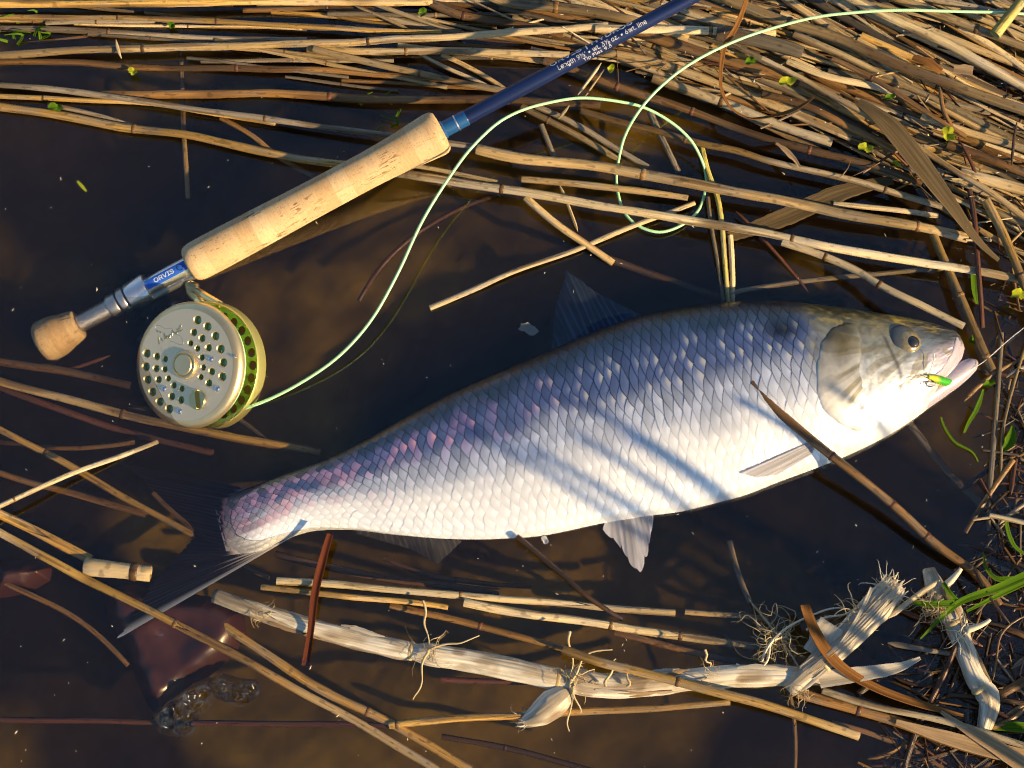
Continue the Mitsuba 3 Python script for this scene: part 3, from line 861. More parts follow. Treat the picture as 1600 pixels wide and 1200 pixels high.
outer = [(652, 307), (737, 360), (805, 435), (850, 537), (872, 643), (865, 752), (212, 560), (205, 665), (220, 768), (263, 865), (328, 943), (410, 1000)]
mid = [(620, 403), (692, 452), (747, 525), (775, 710), (750, 800), (300, 585), (295, 680), (316, 768), (432, 902), (512, 930)]
inner = [(592, 487), (652, 530), (690, 600), (702, 678), (682, 753), (373, 607), (370, 687), (400, 760), (450, 815), (518, 842)]
rivets = [(770, 613, 4.6), (825, 845, 4.6), (367, 840, 4.6), (502, 1018, 4.6), (970, 598, 2.6)]
loc = lambda zx, zy: ((zx - 552) / 5 / 92 * RR, -(zy - 655) / 5 / 100 * RR)
face = spun([(0, -.0026), (RR * .93, -.0026), (RR * .94, -.0062), (RR * .985, -.0062), (RR, -.0055), (RR * .995, -.0034), (RR * .975, -.0016), (RR * .94, -.0002), (RR * .885, .0007), (RR * .875, .0008), (0, .0008)], 128)
holes = []
for pts, rad in ((outer, 6.3), (mid, 5.2), (inner, 4.2)):
    for zx, zy in pts:
        x, y = loc(zx, zy)
        r0 = rad * PX
        holes.append(m3.Manifold.cylinder(.02, r0, r0, 28, True).translate([x, y, 0]))
        holes.append(m3.Manifold.cylinder(.0008, r0, r0 + .0007, 28).translate([x, y, .0001]))
face = face - m3.Manifold.batch_boolean(holes, m3.OpType.Add)
fv, ff = man(face)
ctr = fv[ff].mean(1); flatf = (ctr[:, 2] > .00079)
obj('spool_rim', reel_at((fv, ff[~flatf])), 'champagne', reel, smooth=25)
tag(obj('spool_face', reel_at((fv, ff[flatf])), 'champagne_face', reel, smooth=False), 'flat blue-grey spool face drilled with round holes')
hub = spun([(0, .0006), (22 * PX, .0006), (22 * PX, .0022), (21 * PX, .0030), (18.5 * PX, .0030), (17.5 * PX, .0022), (16.5 * PX, .0022), (16 * PX, .0032), (15 * PX, .0038), (0, .0040)], 64).translate([*loc(548, 655), 0])
obj('hub_cap', reel_at(man(hub)), 'champagne', reel, smooth=30)
knob = spun([(0, .0006), (15.5 * PX, .0006), (15.5 * PX, .0016), (14 * PX, .0024), (0, .0024)], 40) + m3.Manifold.cube([5 * PX, 29 * PX, .0042], True).translate([0, 0, .0030]).rotate([0, 0, 8])
obj('drag_knob', reel_at(man(knob.translate([*loc(658, 930), 0]))), 'gold_bright', reel, smooth=30)
for zx, zy, rad in rivets:
    r0 = rad * PX
    sc = spun([(0, 0), (r0, 0), (r0, .0010), (r0 * .7, .0017), (0, .0019)], 20) - m3.Manifold.cube([r0 * 1.6, r0 * .3, .001], True).translate([0, 0, .0019]).rotate([0, 0, 40])
    obj('screw', reel_at(man(sc.translate([*loc(zx, zy), .0004]))), 'screw_steel', reel, smooth=30)


def engraved(pts, r):
    q = np.array([[*loc(220 + 0, 0), 0]])
    pts = np.asarray(pts, float)
    # pixels of the enlarged mark -> the face
    zx = (pts[:, 0] / 17.14 + 220 - 180) * 5; zy = (pts[:, 1] / 17.14 + 490 - 440) * 5
    x, y = loc(zx, zy)
    v = np.stack([x, y, np.full(len(x), .0008)], -1)
    c, _ = curve(RC + v[:, :1] * RX + v[:, 1:2] * RY + v[:, 2:3] * RN, .0003)
    return tube(c, r, 6, hollow=False)


marks = [engraved(q, .00042) for q in ([(345, 440), (380, 500)], [(430, 620), (415, 740), (430, 830)], [(455, 480), (470, 530)], [(480, 660), (500, 700), (540, 740)], [(565, 530), (590, 620), (600, 700)], [(630, 600), (660, 670), (690, 600), (715, 670), (745, 560)], [(790, 560), (800, 610), (835, 470), (850, 540)], [(890, 510), (930, 560), (960, 500), (1000, 480)], [(950, 440), (1040, 400), (1075, 320)], [(1000, 500), (1060, 470), (1120, 460)])]
obj('script_emblem', (lambda g: (g[0], g[1]))(join(marks)), 'gold_bright', reel, smooth=True)
outl = [engraved(q, .0002) for q in ([(300, 380), (330, 320), (440, 320), (600, 400), (760, 400), (830, 450)], [(960, 580), (1050, 610), (1110, 720), (1140, 800)], [(720, 740), (850, 770), (950, 820), (1110, 840), (1140, 800)])]
obj('emblem_outline', (lambda g: (g[0], g[1]))(join(outl)), 'foot_grey', reel, smooth=True)
# water drops on the face
for zx, zy, w in ((460, 192, 7), (397, 297, 3.6), (698, 225, 5), (630, 215, 2.5), (560, 240, 2.5), (600, 570, 6), (335, 530, 2.6), (225, 405, 2.5), (155, 445, 3), (920, 455, 2.5), (800, 380, 4)):
    x, y = loc(zx, zy)
    c = RC + x * RX + y * RY + .0007 * RN
    obj('droplet', dome(c, w * PX, w * PX * .45, RN, 6, 14), 'bubble_clear', reel, smooth=True)

wound = spun([(0, -.004), (RR * .90, -.004), (RR * .93, -.005), (RR * .965, -.0066), (RR * .965, -.0088), (RR * .95, -.0102), (0, -.0102)], 96)
wv, wf = man(wound)
obj('wound_line', reel_at((wv, wf)), 'line_mint', reel, smooth=30)
plate = spun([(RR * .45, -.027), (RR * .985, -.027), (RR * .985, -.0255), (RR * .45, -.0255)], 96)
ph = [m3.Manifold.cylinder(.02, 7.5 * PX, 7.5 * PX, 24, True).translate([RR * .83 * math.cos(t), RR * .83 * math.sin(t), -.026]) for t in np.arange(0, 2 * np.pi, 2 * np.pi / 26)]
ph += [m3.Manifold.cylinder(.02, 6 * PX, 6 * PX, 24, True).translate([RR * .64 * math.cos(t), RR * .64 * math.sin(t), -.026]) for t in np.arange(.1, 2 * np.pi, 2 * np.pi / 22)]
obj('back_plate', reel_at(man(plate - m3.Manifold.batch_boolean(ph, m3.OpType.Add))), 'lime_plate', reel, smooth=30)
ring = spun([(RR * .955, -.030), (RR * 1.02, -.030), (RR * 1.035, -.028), (RR * 1.035, -.021), (RR * 1.015, -.0195), (RR * .985, -.021), (RR * .98, -.0245), (RR * .955, -.0245)], 128)
obj('frame_ring', reel_at(man(ring)), 'ring_gold', reel, smooth=30)
obj('axle', reel_at(man(spun([(0, -.030), (RR * .46, -.030), (RR * .46, -.010), (0, -.010)], 48))), 'champagne', reel, smooth=30)
# foot and bracket up to the rod's seat
def hull(pts_r):
    return m3.Manifold.batch_hull([m3.Manifold.sphere(r, 20).translate([float(v) for v in p]) for p, r in pts_r])


bz = RC - RN * .024 + RY * RR * .98 + RX * .002
f0, f1 = RA + RD * (172 * KR), RA + RD * (270 * KR)
off = -RSIDE * (17 * PX)
foot = hull([(f0 + off - RUP * .002, .0025), (f1 + off - RUP * .002, .0030), (f0 + off * .8 - RUP * .005, .002), (f1 + off * .8 - RUP * .005, .003)])
obj('foot', man(foot), 'foot_grey', reel, smooth=40)
bq = bz - RX * .006
br = hull([(P(297, 446, -5), .0036), (P(305, 449, -5), .0036), (P(298, 460, -9), .0038)]) + hull([(P(298, 460, -9), .0038), (bq, .0040)]) + hull([(P(303, 452, -7), .003), (bz + RX * .008, .003)])
obj('bracket', man(br), 'gold_bright', reel, smooth=40)

# ---------------------------------------------------------------- fly line
lp = [(378, 640, -3), (420, 624, 2), (480, 592, 8), (530, 556, 14), (580, 500, 22), (620, 430, 30), (660, 345, 36), (700, 280, 40), (740, 227, 42), (790, 184, 42), (850, 162, 40), (920, 153, 36), (990, 163, 31), (1050, 192, 24), (1088, 232, 15), (1104, 280, 4), (1096, 320, 3), (1070, 349, 4), (1030, 363, 5), (995, 352, 4), (971, 323, 3), (963, 280, 4), (972, 225, 20), (1000, 171, 36), (1050, 120, 40), (1120, 77, 36), (1200, 46, 33), (1300, 23, 31), (1400, 16, 30), (1500, 18, 26), (1570, 20, 22), (1640, 24, 18)]
lc, _ = path(lp, .0025)
for _ in range(3):
    lc[1:-1] = (lc[:-2] + 2 * lc[1:-1] + lc[2:]) / 4
tag(put('fly_line', tube(lc, .00105, 10, hollow=False), 'line_mint'), 'pale green fly line looping from the reel over the reeds', 'fishing line')

# ---------------------------------------------------------------- reeds
RNG = np.random.default_rng(11)
fr = random.Random(4)
GOLD, TAN, PALE, BROWN, RED, GREY, DARK, OLIVE = range(8)


def reed(px, w, tone, label, nodes=(), group=None, taper=1.0, name='reed_stem', cat='reed stem', hollow=True, flat=None, lump=.16, wob=.35, sides=10):
    """A dry stem along the pixels (x, y, millimetres above water), w pixels thick; nodes at fractions of its length."""
    k = len(labels)
    w *= .97
    p, q = path(px, .005)
    n = len(p)
    s = q / q[-1]
    ph = RNG.random(4) * 6.28
    t = unit(np.gradient(p, axis=0)); sd = np.cross(t, [0, 0, 1.0])
    p = p + sd * (wob * MM * (np.sin(q * 37 + ph[0]) + .6 * np.sin(q * 83 + ph[1])))[:, None]
    r = w * PX / 2 * (1 + (taper - 1) * s) * (1 + .04 * np.sin(q * 55 + ph[2]))
    if not hollow:
        r = r * np.clip(np.minimum(s, 1 - s) * 9 + .25, 0, 1)
    code = tone * 16 + int(RNG.integers(0, 16))
    key = thing(name, label, cat, group)
    flat = flat or float(RNG.uniform(.8, 1.0))
    put('shaft', tube(p, r, sides, flat, hollow, code, float(RNG.random() * 3), lump, k), 'reed_matte', key)
    for f in nodes:
        j = int(np.clip(f * (n - 1), 1, n - 2))
        c, tt = p[j], unit(p[j + 1] - p[j - 1])
        a, rr = np.linspace(-1, 1, 7), r[j]
        put('node', tube(c + tt[None] * (a * rr * .5)[:, None], rr * (1.0 + .16 * np.cos(a * 1.5)) * np.where(abs(a) > .9, .99, 1), sides, flat, False, (RED if tone in (BROWN, RED) else BROWN) * 16 + k % 16, 0), 'reed_matte', key)
    return key


REEDS = [
 # the stems across the top
 ([(-20, 6, 9), (50, 7, 9), (390, 3, 9), (676, 3, 9)], 13.5, GOLD, 'thick golden reed stem along the top edge above the water', (.06, .09)),
 ([(-20, 27, 6), (120, 28, 6), (250, 29, 6), (400, 37, 6), (560, 46, 7), (690, 50, 7)], 10, GOLD, 'straight golden reed, second below the top edge stem', (.37, .57)),
 ([(-20, 45, 2), (100, 46, 2), (250, 56, 2), (400, 63, 2), (480, 62, 1)], 12, GREY, 'wet greyish reed just under the second golden stem', (.55,)),
 ([(-20, 87, 5), (100, 80, 6), (180, 77, 7), (300, 73, 7), (400, 70, 8), (540, 67, 9), (625, 61, 12), (800, 51, 13), (950, 40, 13)], 13.5, TAN, 'long tan reed rising from the water edge to the rod blank', (.33, .66)),
 ([(930, 44, 14), (1000, 45, 14), (1110, 49, 15), (1212, 51, 15)], 15, PALE, 'pale smooth reed passing just under the rod lettering', (.66,)),
 ([(480, 76, 6), (560, 80, 7), (640, 79, 8), (800, 83, 9), (890, 86, 9)], 13.5, GOLD, 'golden reed with one dark joint meeting the rod near its lettering', (.40,)),
 ([(490, 76, 9), (540, 88, 9), (620, 108, 8), (670, 118, 8), (720, 130, 7), (790, 142, 6)], 12, TAN, 'split tan reed slanting down under the rod blank', (.59,)),
 ([(-20, 98, -1), (110, 97, -1), (200, 104, 0), (290, 106, 1), (400, 108, 4), (500, 110, 4), (600, 116, 4), (690, 124, 4)], 12, BROWN, 'brown wet reed with a sunlit end pointing at the cork grip', (.6,)),
 ([(160, 147, 2), (290, 147, 3), (400, 146, 3), (500, 150, 4), (600, 155, 5), (700, 155, 6), (800, 157, 8), (880, 161, 8), (938, 164, 8)], 15, BROWN, 'rusty brown reed behind the top of the cork grip', (.46, .82)),
 ([(-20, 131, 5), (60, 138, 5), (150, 147, 5), (220, 157, 6), (300, 170, 6), (400, 184, 7), (530, 201, 8), (620, 213, 9), (720, 227, 10), (800, 240, 11)], 11, GREY, 'long grey brown reed running down behind the cork grip', (.62,)),
 ([(-20, 148, 3), (120, 156, 3), (230, 162, 3), (330, 176, 3), (430, 193, 3)], 9, GOLD, 'golden reed lying tight under the long grey brown reed', (.55,)),  # lit lower half of the bundle, its light put into the gold tone
 ([(-20, 165, 3), (60, 174, 3), (200, 200, 4), (300, 213, 5), (345, 222, 5), (400, 234, 5), (470, 248, 6), (560, 258, 6)], 15, GOLD, 'orange tan reed bordering the open dark water', (.62,)),
 ([(605, 266, 10), (725, 287, 10), (800, 298, 11), (975, 327, 12), (1200, 366, 13), (1330, 392, 13), (1480, 416, 12), (1592, 437, 10)], 15, PALE, 'long pale straw reed crossing below the line loop', (.195, .652)),
 ([(745, 233, 13), (800, 245, 14), (950, 263, 15), (1010, 273, 15), (1100, 290, 15), (1200, 309, 14), (1300, 331, 12), (1407, 349, 10), (1437, 354, 9), (1512, 371, 6)], 18, TAN, 'thick weathered reed crossing the middle of the line loop', (.34, .90)),
 ([(640, 259, 8), (700, 268, 8), (777, 284, 8)], 8, PALE, 'short pale strip of reed beside the top of the grip', ()),
 ([(75, 163, 1), (120, 172, 1), (170, 184, 1), (215, 200, 0)], 8, GREY, 'thin grey reed sunk beside the orange tan reed', ()),
 ([(281, 30, -14), (283, 115, -15), (288, 200, -16), (293, 310, -22)], 9, TAN, 'sunken upright stalk beneath the stems, parallel to the frame side', (.25, .7)),
 ([(345, 184, -1), (395, 213, 1), (430, 243, 0), (490, 276, -4)], 9, BROWN, 'brown broken reed under the orange tan reed', ()),
 ([(585, 6, 6), (640, 25, 7), (720, 49, 7)], 8, PALE, 'pale strip joining the top edge stem to the tan reed', ()),
 ([(555, 9, 4), (600, 28, 5), (640, 46, 5)], 6, TAN, 'thin tan strip beside the pale joining strip', ()),
 ([(655, 84, 4), (690, 102, 4), (740, 124, 4), (770, 138, 4)], 7, PALE, 'slim pale reed sloping down to the rod blank', ()),
 ([(690, 86, 2), (740, 108, 2), (790, 140, 2)], 9, TAN, 'second tan reed sloping down to the rod blank', ()),
 ([(672, 6, 8), (720, 24, 8), (800, 36, 8), (880, 55, 8)], 15, BROWN, 'brown reed at the top between the golden stem end and the rod', (.3,)),
 ([(760, -10, 12), (800, 5, 12), (880, 12, 12), (1000, 36, 11), (1075, 62, 10)], 19, TAN, 'fat tan reed with a dark joint passing under the rod tip end', (.36,)),
 ([(780, 12, 9), (870, 32, 9), (935, 48, 8)], 10, GREY, 'grey reed end near the first letters on the rod', ()),
 ([(800, 30, 6), (900, 60, 6), (990, 98, 6), (1050, 120, 6)], 12, TAN, 'tan reed hidden half beneath the rod lettering', (.4,)),
 # the mat at the upper right
 ([(1130, -5, 22), (1200, 25, 23), (1300, 57, 24), (1400, 99, 24), (1500, 137, 23), (1625, 182, 22)], 19, TAN, 'broad straight tan reed, longest of the upper mat', (.14,)),
 ([(1320, -8, 22), (1400, 31, 22), (1475, 66, 22), (1540, 102, 21), (1625, 150, 20)], 17, PALE, 'pale cracked reed above the broad straight tan reed', ()),
 ([(1390, -8, 18), (1465, 22, 18), (1600, 73, 18), (1640, 88, 18)], 15, TAN, 'tan reed close under the end of the fly line', (.3,)),
 ([(1440, -6, 16), (1530, 14, 16), (1640, 38, 16)], 12, GREY, 'greyish reed just beyond the end of the fly line', ()),
 ([(1300, 92, 22), (1360, 121, 24), (1410, 150, 25), (1472, 190, 25), (1510, 214, 24)], 9, BROWN, 'slender brown reed with a dark joint over the mat', (.3,)),
 ([(1190, 92, 20), (1275, 136, 22), (1350, 176, 24), (1425, 222, 24), (1500, 272, 23), (1550, 303, 22), (1625, 358, 20)], 11, TAN, 'long creased tan strip crossing over the grey dead leaf', ()),
 ([(850, 95, 7), (887, 107, 8), (962, 135, 9), (1085, 175, 11), (1200, 217, 13), (1290, 241, 13), (1380, 264, 12), (1440, 287, 10)], 13.5, BROWN, 'reddish brown reed running from the rod to the grey dead leaf', (.21, .41, .72)),
 ([(907, 172, 7), (990, 195, 8), (1037, 207, 9), (1087, 222, 10), (1150, 236, 11), (1200, 252, 11), (1300, 273, 11), (1400, 301, 10), (1472, 323, 9)], 12, GOLD, 'golden reed just below the reddish brown one', (.3, .86)),
 ([(815, 166, 6), (870, 196, 5), (925, 226, 5), (968, 251, 4)], 12, TAN, 'tan reed inside the line loop slanting steeply', (.3,)),
 ([(838, 166, 3), (900, 194, 3), (960, 232, 2), (1012, 262, 2)], 11, GREY, 'grey reed beside the steep tan reed in the line loop', ()),
 ([(985, 45, 10), (1060, 70, 11), (1130, 92, 12), (1210, 114, 13), (1310, 152, 13)], 19, BROWN, 'wide golden brown reed beyond the rising fly line', (.8,)),
 ([(915, 78, 8), (990, 90, 8), (1050, 106, 9), (1125, 134, 9), (1210, 164, 10), (1330, 215, 10)], 16, TAN, 'mottled tan reed with a shaded middle crossing under the line', (.35,)),
 ([(1020, 122, 8), (1100, 150, 9), (1200, 189, 10), (1300, 222, 9)], 17, TAN, 'tan reed beneath the yellow green leaf', (.4,)),
 ([(1120, 52, 20), (1190, 64, 20), (1254, 82, 19)], 26, GREY, 'fat grey reed with a pale broken end facing the camera', ()),
 ([(1555, 55, 24), (1580, 22, 26), (1610, -16, 27)], 20, OLIVE, 'olive brown stub where the fly line ends', ()),
 ([(1190, 148, 15), (1260, 166, 15), (1330, 200, 14), (1400, 236, 13)], 13, BROWN, 'dark brown reed below the yellow green leaf', ()),
 ([(1230, 95, 17), (1290, 118, 17), (1380, 140, 16), (1400, 150, 16)], 13, PALE, 'frayed pale reed under the slender brown one', ()),
 ([(1440, 180, 18), (1520, 208, 18), (1625, 240, 18)], 14, TAN, 'tan reed at the frame side below the broad straight one', ()),
 ([(1480, 225, 17), (1560, 255, 17), (1630, 285, 16)], 15, BROWN, 'brown reed at the frame side near the twig', ()),
 ([(1500, 270, 18), (1560, 285, 18), (1630, 305, 18)], 19, TAN, 'stout tan reed with a lit end at the frame side', (.4,)),
 ([(1555, 330, 14), (1590, 345, 14), (1635, 362, 14)], 13, PALE, 'short pale reed under the stout tan reed', ()),
 ([(815, 279, 7), (880, 286, 7), (950, 293, 7), (1075, 309, 6)], 12, TAN, 'straight tan reed between the two long crossing reeds', ()),
 # uprights and crossing sticks above the fish
 ([(1095, 225, 6), (1104, 262, 7), (1122, 315, 7), (1134, 420, 4), (1140, 480, -6)], 9, OLIVE, 'olive upright stalk, tallest of three at the fish back', ()),
 ([(1107, 308, 5), (1118, 390, 4), (1130, 470, -5)], 7, PALE, 'pale upright stalk beside the tall olive stalk', ()),
 ([(1141, 368, 5), (1144, 420, 3), (1145, 474, -5)], 9, PALE, 'short pale upright stalk nearest the fish head of three', ()),
 ([(822, 308, 9), (880, 358, 6), (920, 386, 4), (958, 412, 1)], 13, TAN, 'cut tan stick dipping into the water near the dorsal fin', ()),
 ([(950, 404, -4), (1000, 422, -7), (1060, 443, -9), (1130, 468, -13)], 13, BROWN, 'sunken brown stick behind the fish back', ()),
 ([(672, 482, 2), (740, 452, 4), (800, 425, 5), (907, 387, 4), (1012, 345, 5), (1086, 317, 6)], 9, TAN, 'long broken stick floating from open water to the line loop', ()),
 ([(874, 290, 6), (890, 330, 5), (902, 362, 3)], 6, PALE, 'little pale stalk above the cut tan stick', ()),
 ([(846, 195, 6), (858, 225, 6), (868, 250, 5)], 10, GREY, 'spotted grey stub inside the line loop', ()),
 ([(902, 148, 12), (920, 124, 15), (939, 98, 17)], 5.5, PALE, 'pale split stub standing under the rod', ()),
 ([(912, 152, 10), (926, 132, 13), (944, 108, 15)], 4.5, TAN, 'thin tan stub beside the pale split stub', ()),
 ([(872, 186, 8), (890, 163, 9)], 6, PALE, 'tiny pale stub below the split stub', ()),
 ([(1016, 176, 6), (1036, 220, 5), (1060, 268, -4)], 11, GREY, 'grey green stalk end inside the line loop', ()),
 ([(1222, 377, 12), (1292, 402, 14), (1347, 428, 17), (1376, 446, 20), (1440, 478, 24), (1506, 510, 24)], 13, TAN, 'tan reed resting its tip on the fish snout', (.26, .55)),
 ([(1140, 458, -2), (1200, 446, -2), (1320, 433, -2), (1490, 419, -3)], 9, GREY, 'drowned grey reed just above the fish back', ()),
 ([(1150, 330, 6), (1200, 382, 4), (1262, 457, -3)], 6, RED, 'thin dark stalk leaning into the water behind the fish head', ()),
 ([(1302, 318, 5), (1380, 326, 5), (1466, 339, 5)], 10, PALE, 'pale strip under the thick weathered reed', ()),
 ([(1455, 360, 6), (1485, 430, 9), (1505, 476, 11), (1552, 578, 10)], 14, GOLD, 'golden broken stalk standing before the fish snout', (.5, .94)),
 ([(1514, 296, 20), (1523, 350, 18), (1530, 425, 15), (1535, 512, 8)], 9, RED, 'dark stalk hanging down past the dead leaf tip', (.1,)),
 ([(1563, 520, 2), (1558, 620, 2), (1549, 740, 1), (1545, 830, -4)], 9, GREY, 'straight grey stalk upright by the frame side', ()),
 ([(1540, 313, 22), (1562, 356, 20), (1590, 420, 16), (1612, 480, 12)], 15, GOLD, 'short yellow stalk with a dark joint at the frame side', (.28, .85)),
 ([(1605, 530, 4), (1582, 610, 4), (1566, 690, 3), (1564, 750, 1)], 5, TAN, 'thin bent stem beside the straight grey stalk', ()),
 ([(1582, 718, 2), (1550, 765, 1), (1508, 832, -4)], 9, BROWN, 'brown stalk crossing the foot of the straight grey stalk', ()),
 # the stick over the fish
 ([(1173, 598, 34), (1212, 641, 33), (1262, 682, 31), (1330, 735, 26), (1400, 792, 19), (1470, 858, 11), (1530, 902, 6), (1562, 945, 2)], 14, BROWN, 'knotty brown stick leaning across the fish belly', (.34, .58, .72)),
 # lower left, mostly sunken
 ([(-15, 797, 16), (100, 745, 10), (190, 713, 2), (246, 690, -9)], 8.5, PALE, 'bright sunlit stick poking out of the water at the frame side', (.42,)),
 ([(-15, 664, -7), (125, 737, -8), (215, 788, -9), (303, 836, -14)], 12, GOLD, 'sunken golden reed passing under the sunlit stick', (.5,)),
 ([(-15, 592, -9), (87, 620, -9), (237, 657, -10), (310, 672, -11), (400, 690, -12), (500, 708, -17)], 15, GOLD, 'jointed sunken reed passing beneath the reel', (.2, .62)),
 ([(-15, 598, -13), (100, 642, -14), (195, 674, -15), (333, 706, -12)], 12, RED, 'reddish sunken reed below the reel', ()),
 ([(-15, 563, -12), (90, 578, -12), (205, 602, -13)], 14, BROWN, 'sunken brown reed under the cork butt', (.45,)),
 ([(95, 582, -14), (172, 555, -16)], 6, RED, 'short reddish twig under water by the cork butt', ()),
 ([(-15, 733, -13), (50, 755, -13), (125, 775, -14), (228, 804, -18)], 12, BROWN, 'dim brown reed deep below the sunlit stick', ()),
 ([(-15, 796, -2), (83, 843, -3), (142, 874, -6)], 17, GOLD, 'thick sunken reed ending near the yellow stub', ()),
 ([(-15, 822, 1), (117, 897, 1), (210, 943, 0), (333, 1004, -3), (473, 1083, -4), (547, 1123, -4), (710, 1218, -6)], 14, GOLD, 'long golden reed passing under the tail fin tip', (.23, .55)),
 ([(330, 965, -8), (400, 1012, -4), (483, 1066, -4), (600, 1125, -4), (735, 1204, -5)], 15, GOLD, 'golden reed parallel to the long one, farther from the tail tip', (.62,)),
 ([(-15, 1125, -5), (220, 1127, -5), (400, 1131, -5), (612, 1133, -4)], 10, RED, 'dark red reed lying level under the water ripples', ()),
 ([(608, 1133, -2), (700, 1123, -1), (800, 1118, -2), (910, 1113, -3), (985, 1109, -3), (1140, 1096, -4)], 12, GOLD, 'split golden reed level with the white bulb', (.01,)),
 ([(134, 885, -1), (180, 890, 0), (236, 896, -1)], 29, GOLD, 'fat yellow hollow reed stub floating near the tail', (.82,)),
 ([(432, 908, 4), (510, 912, 4), (590, 918, 3), (747, 934, 1), (850, 941, -1), (1055, 958, -4)], 12, PALE, 'broken straw reed below the fish with a splintered end', (.48,)),
 ([(408, 917, 3), (500, 927, 3), (633, 940, 2), (700, 950, 0)], 10, GOLD, 'golden splintered reed just under the broken straw one', ()),
 ([(725, 941, 3), (800, 955, 3), (927, 974, 0), (1033, 990, -2), (1195, 1011, -6)], 14, PALE, 'pale reed slipping under water toward the root tangle', (.5, .72)),
 ([(610, 945, -1), (750, 979, 0), (800, 991, 0), (890, 1016, 3)], 12, BROWN, 'brown reed above the white rhizome', (.52,)),
 ([(880, 1014, 12), (930, 1031, 14), (1067, 1067, 15), (1130, 1085, 14), (1200, 1104, 11), (1342, 1150, 4)], 15, GOLD, 'smooth golden reed with one joint lying over the white rhizome', (.41,)),
 ([(960, 988, -3), (1050, 1010, -4), (1150, 1034, -6)], 11, BROWN, 'sunken brown reed beneath the pale slipping reed', ()),
 ([(430, 866, -13), (520, 888, -12), (620, 905, -13), (780, 925, -14)], 12, BROWN, 'dim sunken reed right below the fish peduncle', ()),
 ([(1070, 955, -4), (1130, 960, -4), (1200, 966, -6)], 9, GOLD, 'short golden piece of reed sunk before the root tangle', ()),
 ([(807, 838, 8), (880, 900, 3), (925, 938, 1), (972, 968, -5)], 9, DARK, 'dark wet sliver leaning below the belly fin', ()),
 ([(690, 1060, -6), (760, 1064, -6), (830, 1066, -7)], 10, RED, 'reddish stem piece under the white rhizome', ()),
 ([(1141, 845, -3), (1155, 900, -3), (1171, 942, -1)], 9, GREY, 'grey drowned stalk above the root tangle', ()),
 ([(1170, 938, 2), (1200, 975, 5), (1240, 1030, 9), (1252, 1050, 10)], 3.5, TAN, 'thin twig leading down into the root tangle', ()),
 ([(600, 872, -16), (700, 905, -15), (830, 915, -16)], 9, BROWN, 'deep sunken reed under the faint rear belly fin', (.5,)),
 ([(-15, 690, -16), (90, 700, -15), (210, 690, -17)], 9, BROWN, 'deep brown reed crossing behind the sunlit stick', ()),
 ([(420, 690, -16), (330, 640, -15), (200, 640, -17)], 8, GREY, 'deep grey reed beneath the reel edge', ()),
 ([(560, 470, -17), (610, 400, -16), (780, 305, -14)], 8, RED, 'red brown sunken reed rising to the long pale straw reed', ()),
 ([(690, 1150, -10), (800, 1172, -10), (960, 1215, -12)], 10, BROWN, 'sunken brown reed below the split golden one', (.4,)),
 ([(-15, 900, -8), (110, 960, -9), (200, 1040, -12)], 9, BROWN, 'sunken brown reed under the maroon reflection patch', ()),
 ([(240, 770, -14), (330, 850, -13), (420, 905, -14)], 9, BROWN, 'sunken brown reed under the tail base', ()),
 # lower right
 ([(1245, 1083, 6), (1330, 1106, 6), (1410, 1130, 6), (1500, 1163, 6), (1625, 1200, 6)], 17, BROWN, 'brown stem under the curled leaf at the lower corner', (.17,)),
 ([(1285, 1078, 12), (1370, 1104, 12), (1460, 1124, 11), (1540, 1146, 10), (1625, 1172, 9)], 11, TAN, 'tan strip running out below the white root', ()),
 ([(1232, 1075, 2), (1243, 1150, -2), (1240, 1215, -4)], 8, BROWN, 'brown stalk standing in water below the rhizome joint', ()),
 ([(1502, 985, 14), (1480, 1040, 12), (1452, 1098, 8)], 8, RED, 'dark red stalk leaning over the bent white root', ()),
 ([(1523, 888, 22), (1550, 938, 20), (1578, 974, 17)], 6.5, DARK, 'dark twig crossing the green grass blade', ()),
 ([(1546, 805, 6), (1580, 813, 7), (1625, 824, 8)], 8, PALE, 'whitish broken twig at the frame side below the grey stalk', ()),
 ([(1560, 1086, 7), (1590, 1070, 8), (1625, 1050, 9)], 14, BROWN, 'brown stem end at the frame side by the bent white root', ()),
 ([(1443, 1115, 4), (1425, 1160, 2), (1412, 1205, 0)], 10, DARK, 'blackish stalk below the tan strip', ()),
 ([(1300, 1130, -2), (1400, 1160, -3), (1480, 1205, -4)], 9, BROWN, 'sunken brown stem in the lower corner water', ()),
 ([(1480, 1085, 4), (1540, 1090, 4), (1625, 1102, 4)], 8, BROWN, 'brown stem level with the foot of the bent white root', ()),
 ([(1340, 1085, 3), (1400, 1045, 2), (1470, 1010, -2)], 10, DARK, 'dark stem behind the pale sheath leaf', ()),
 ([(1380, 600, -18), (1450, 700, -20), (1545, 800, -22)], 14, GREY, 'dim grey reed sunk beside the fish throat', ()),
]
for px, w, tone, label, nodes in REEDS:
    px = list(px)
    for end, nxt, out in ((0, 1, px[0][0] <= -10), (-1, -2, px[-1][0] >= 1610)):
        if out:                                          # stems go on beyond what the photograph shows
            a, b = np.array(px[end], float), np.array(px[nxt], float)
            dv = (a - b) / np.linalg.norm((a - b)[:2]) * fr.uniform(60, 380)
            q = tuple(a + dv * [1, 1, .2])
            px = [q] + px if end == 0 else px + [q]
    hollow = w > 6.5
    reed(px, w, tone, label, nodes, hollow=hollow, taper=.92)

# half hidden stems that fill the mat: nothing tells them apart
def flow(x, y):
    """Which way the stems lie: nearly level at the top centre, steeper to the right."""
    return math.radians(np.interp(x, [300, 800, 1100, 1350, 1600], [3, 9, 19, 24, 25]))


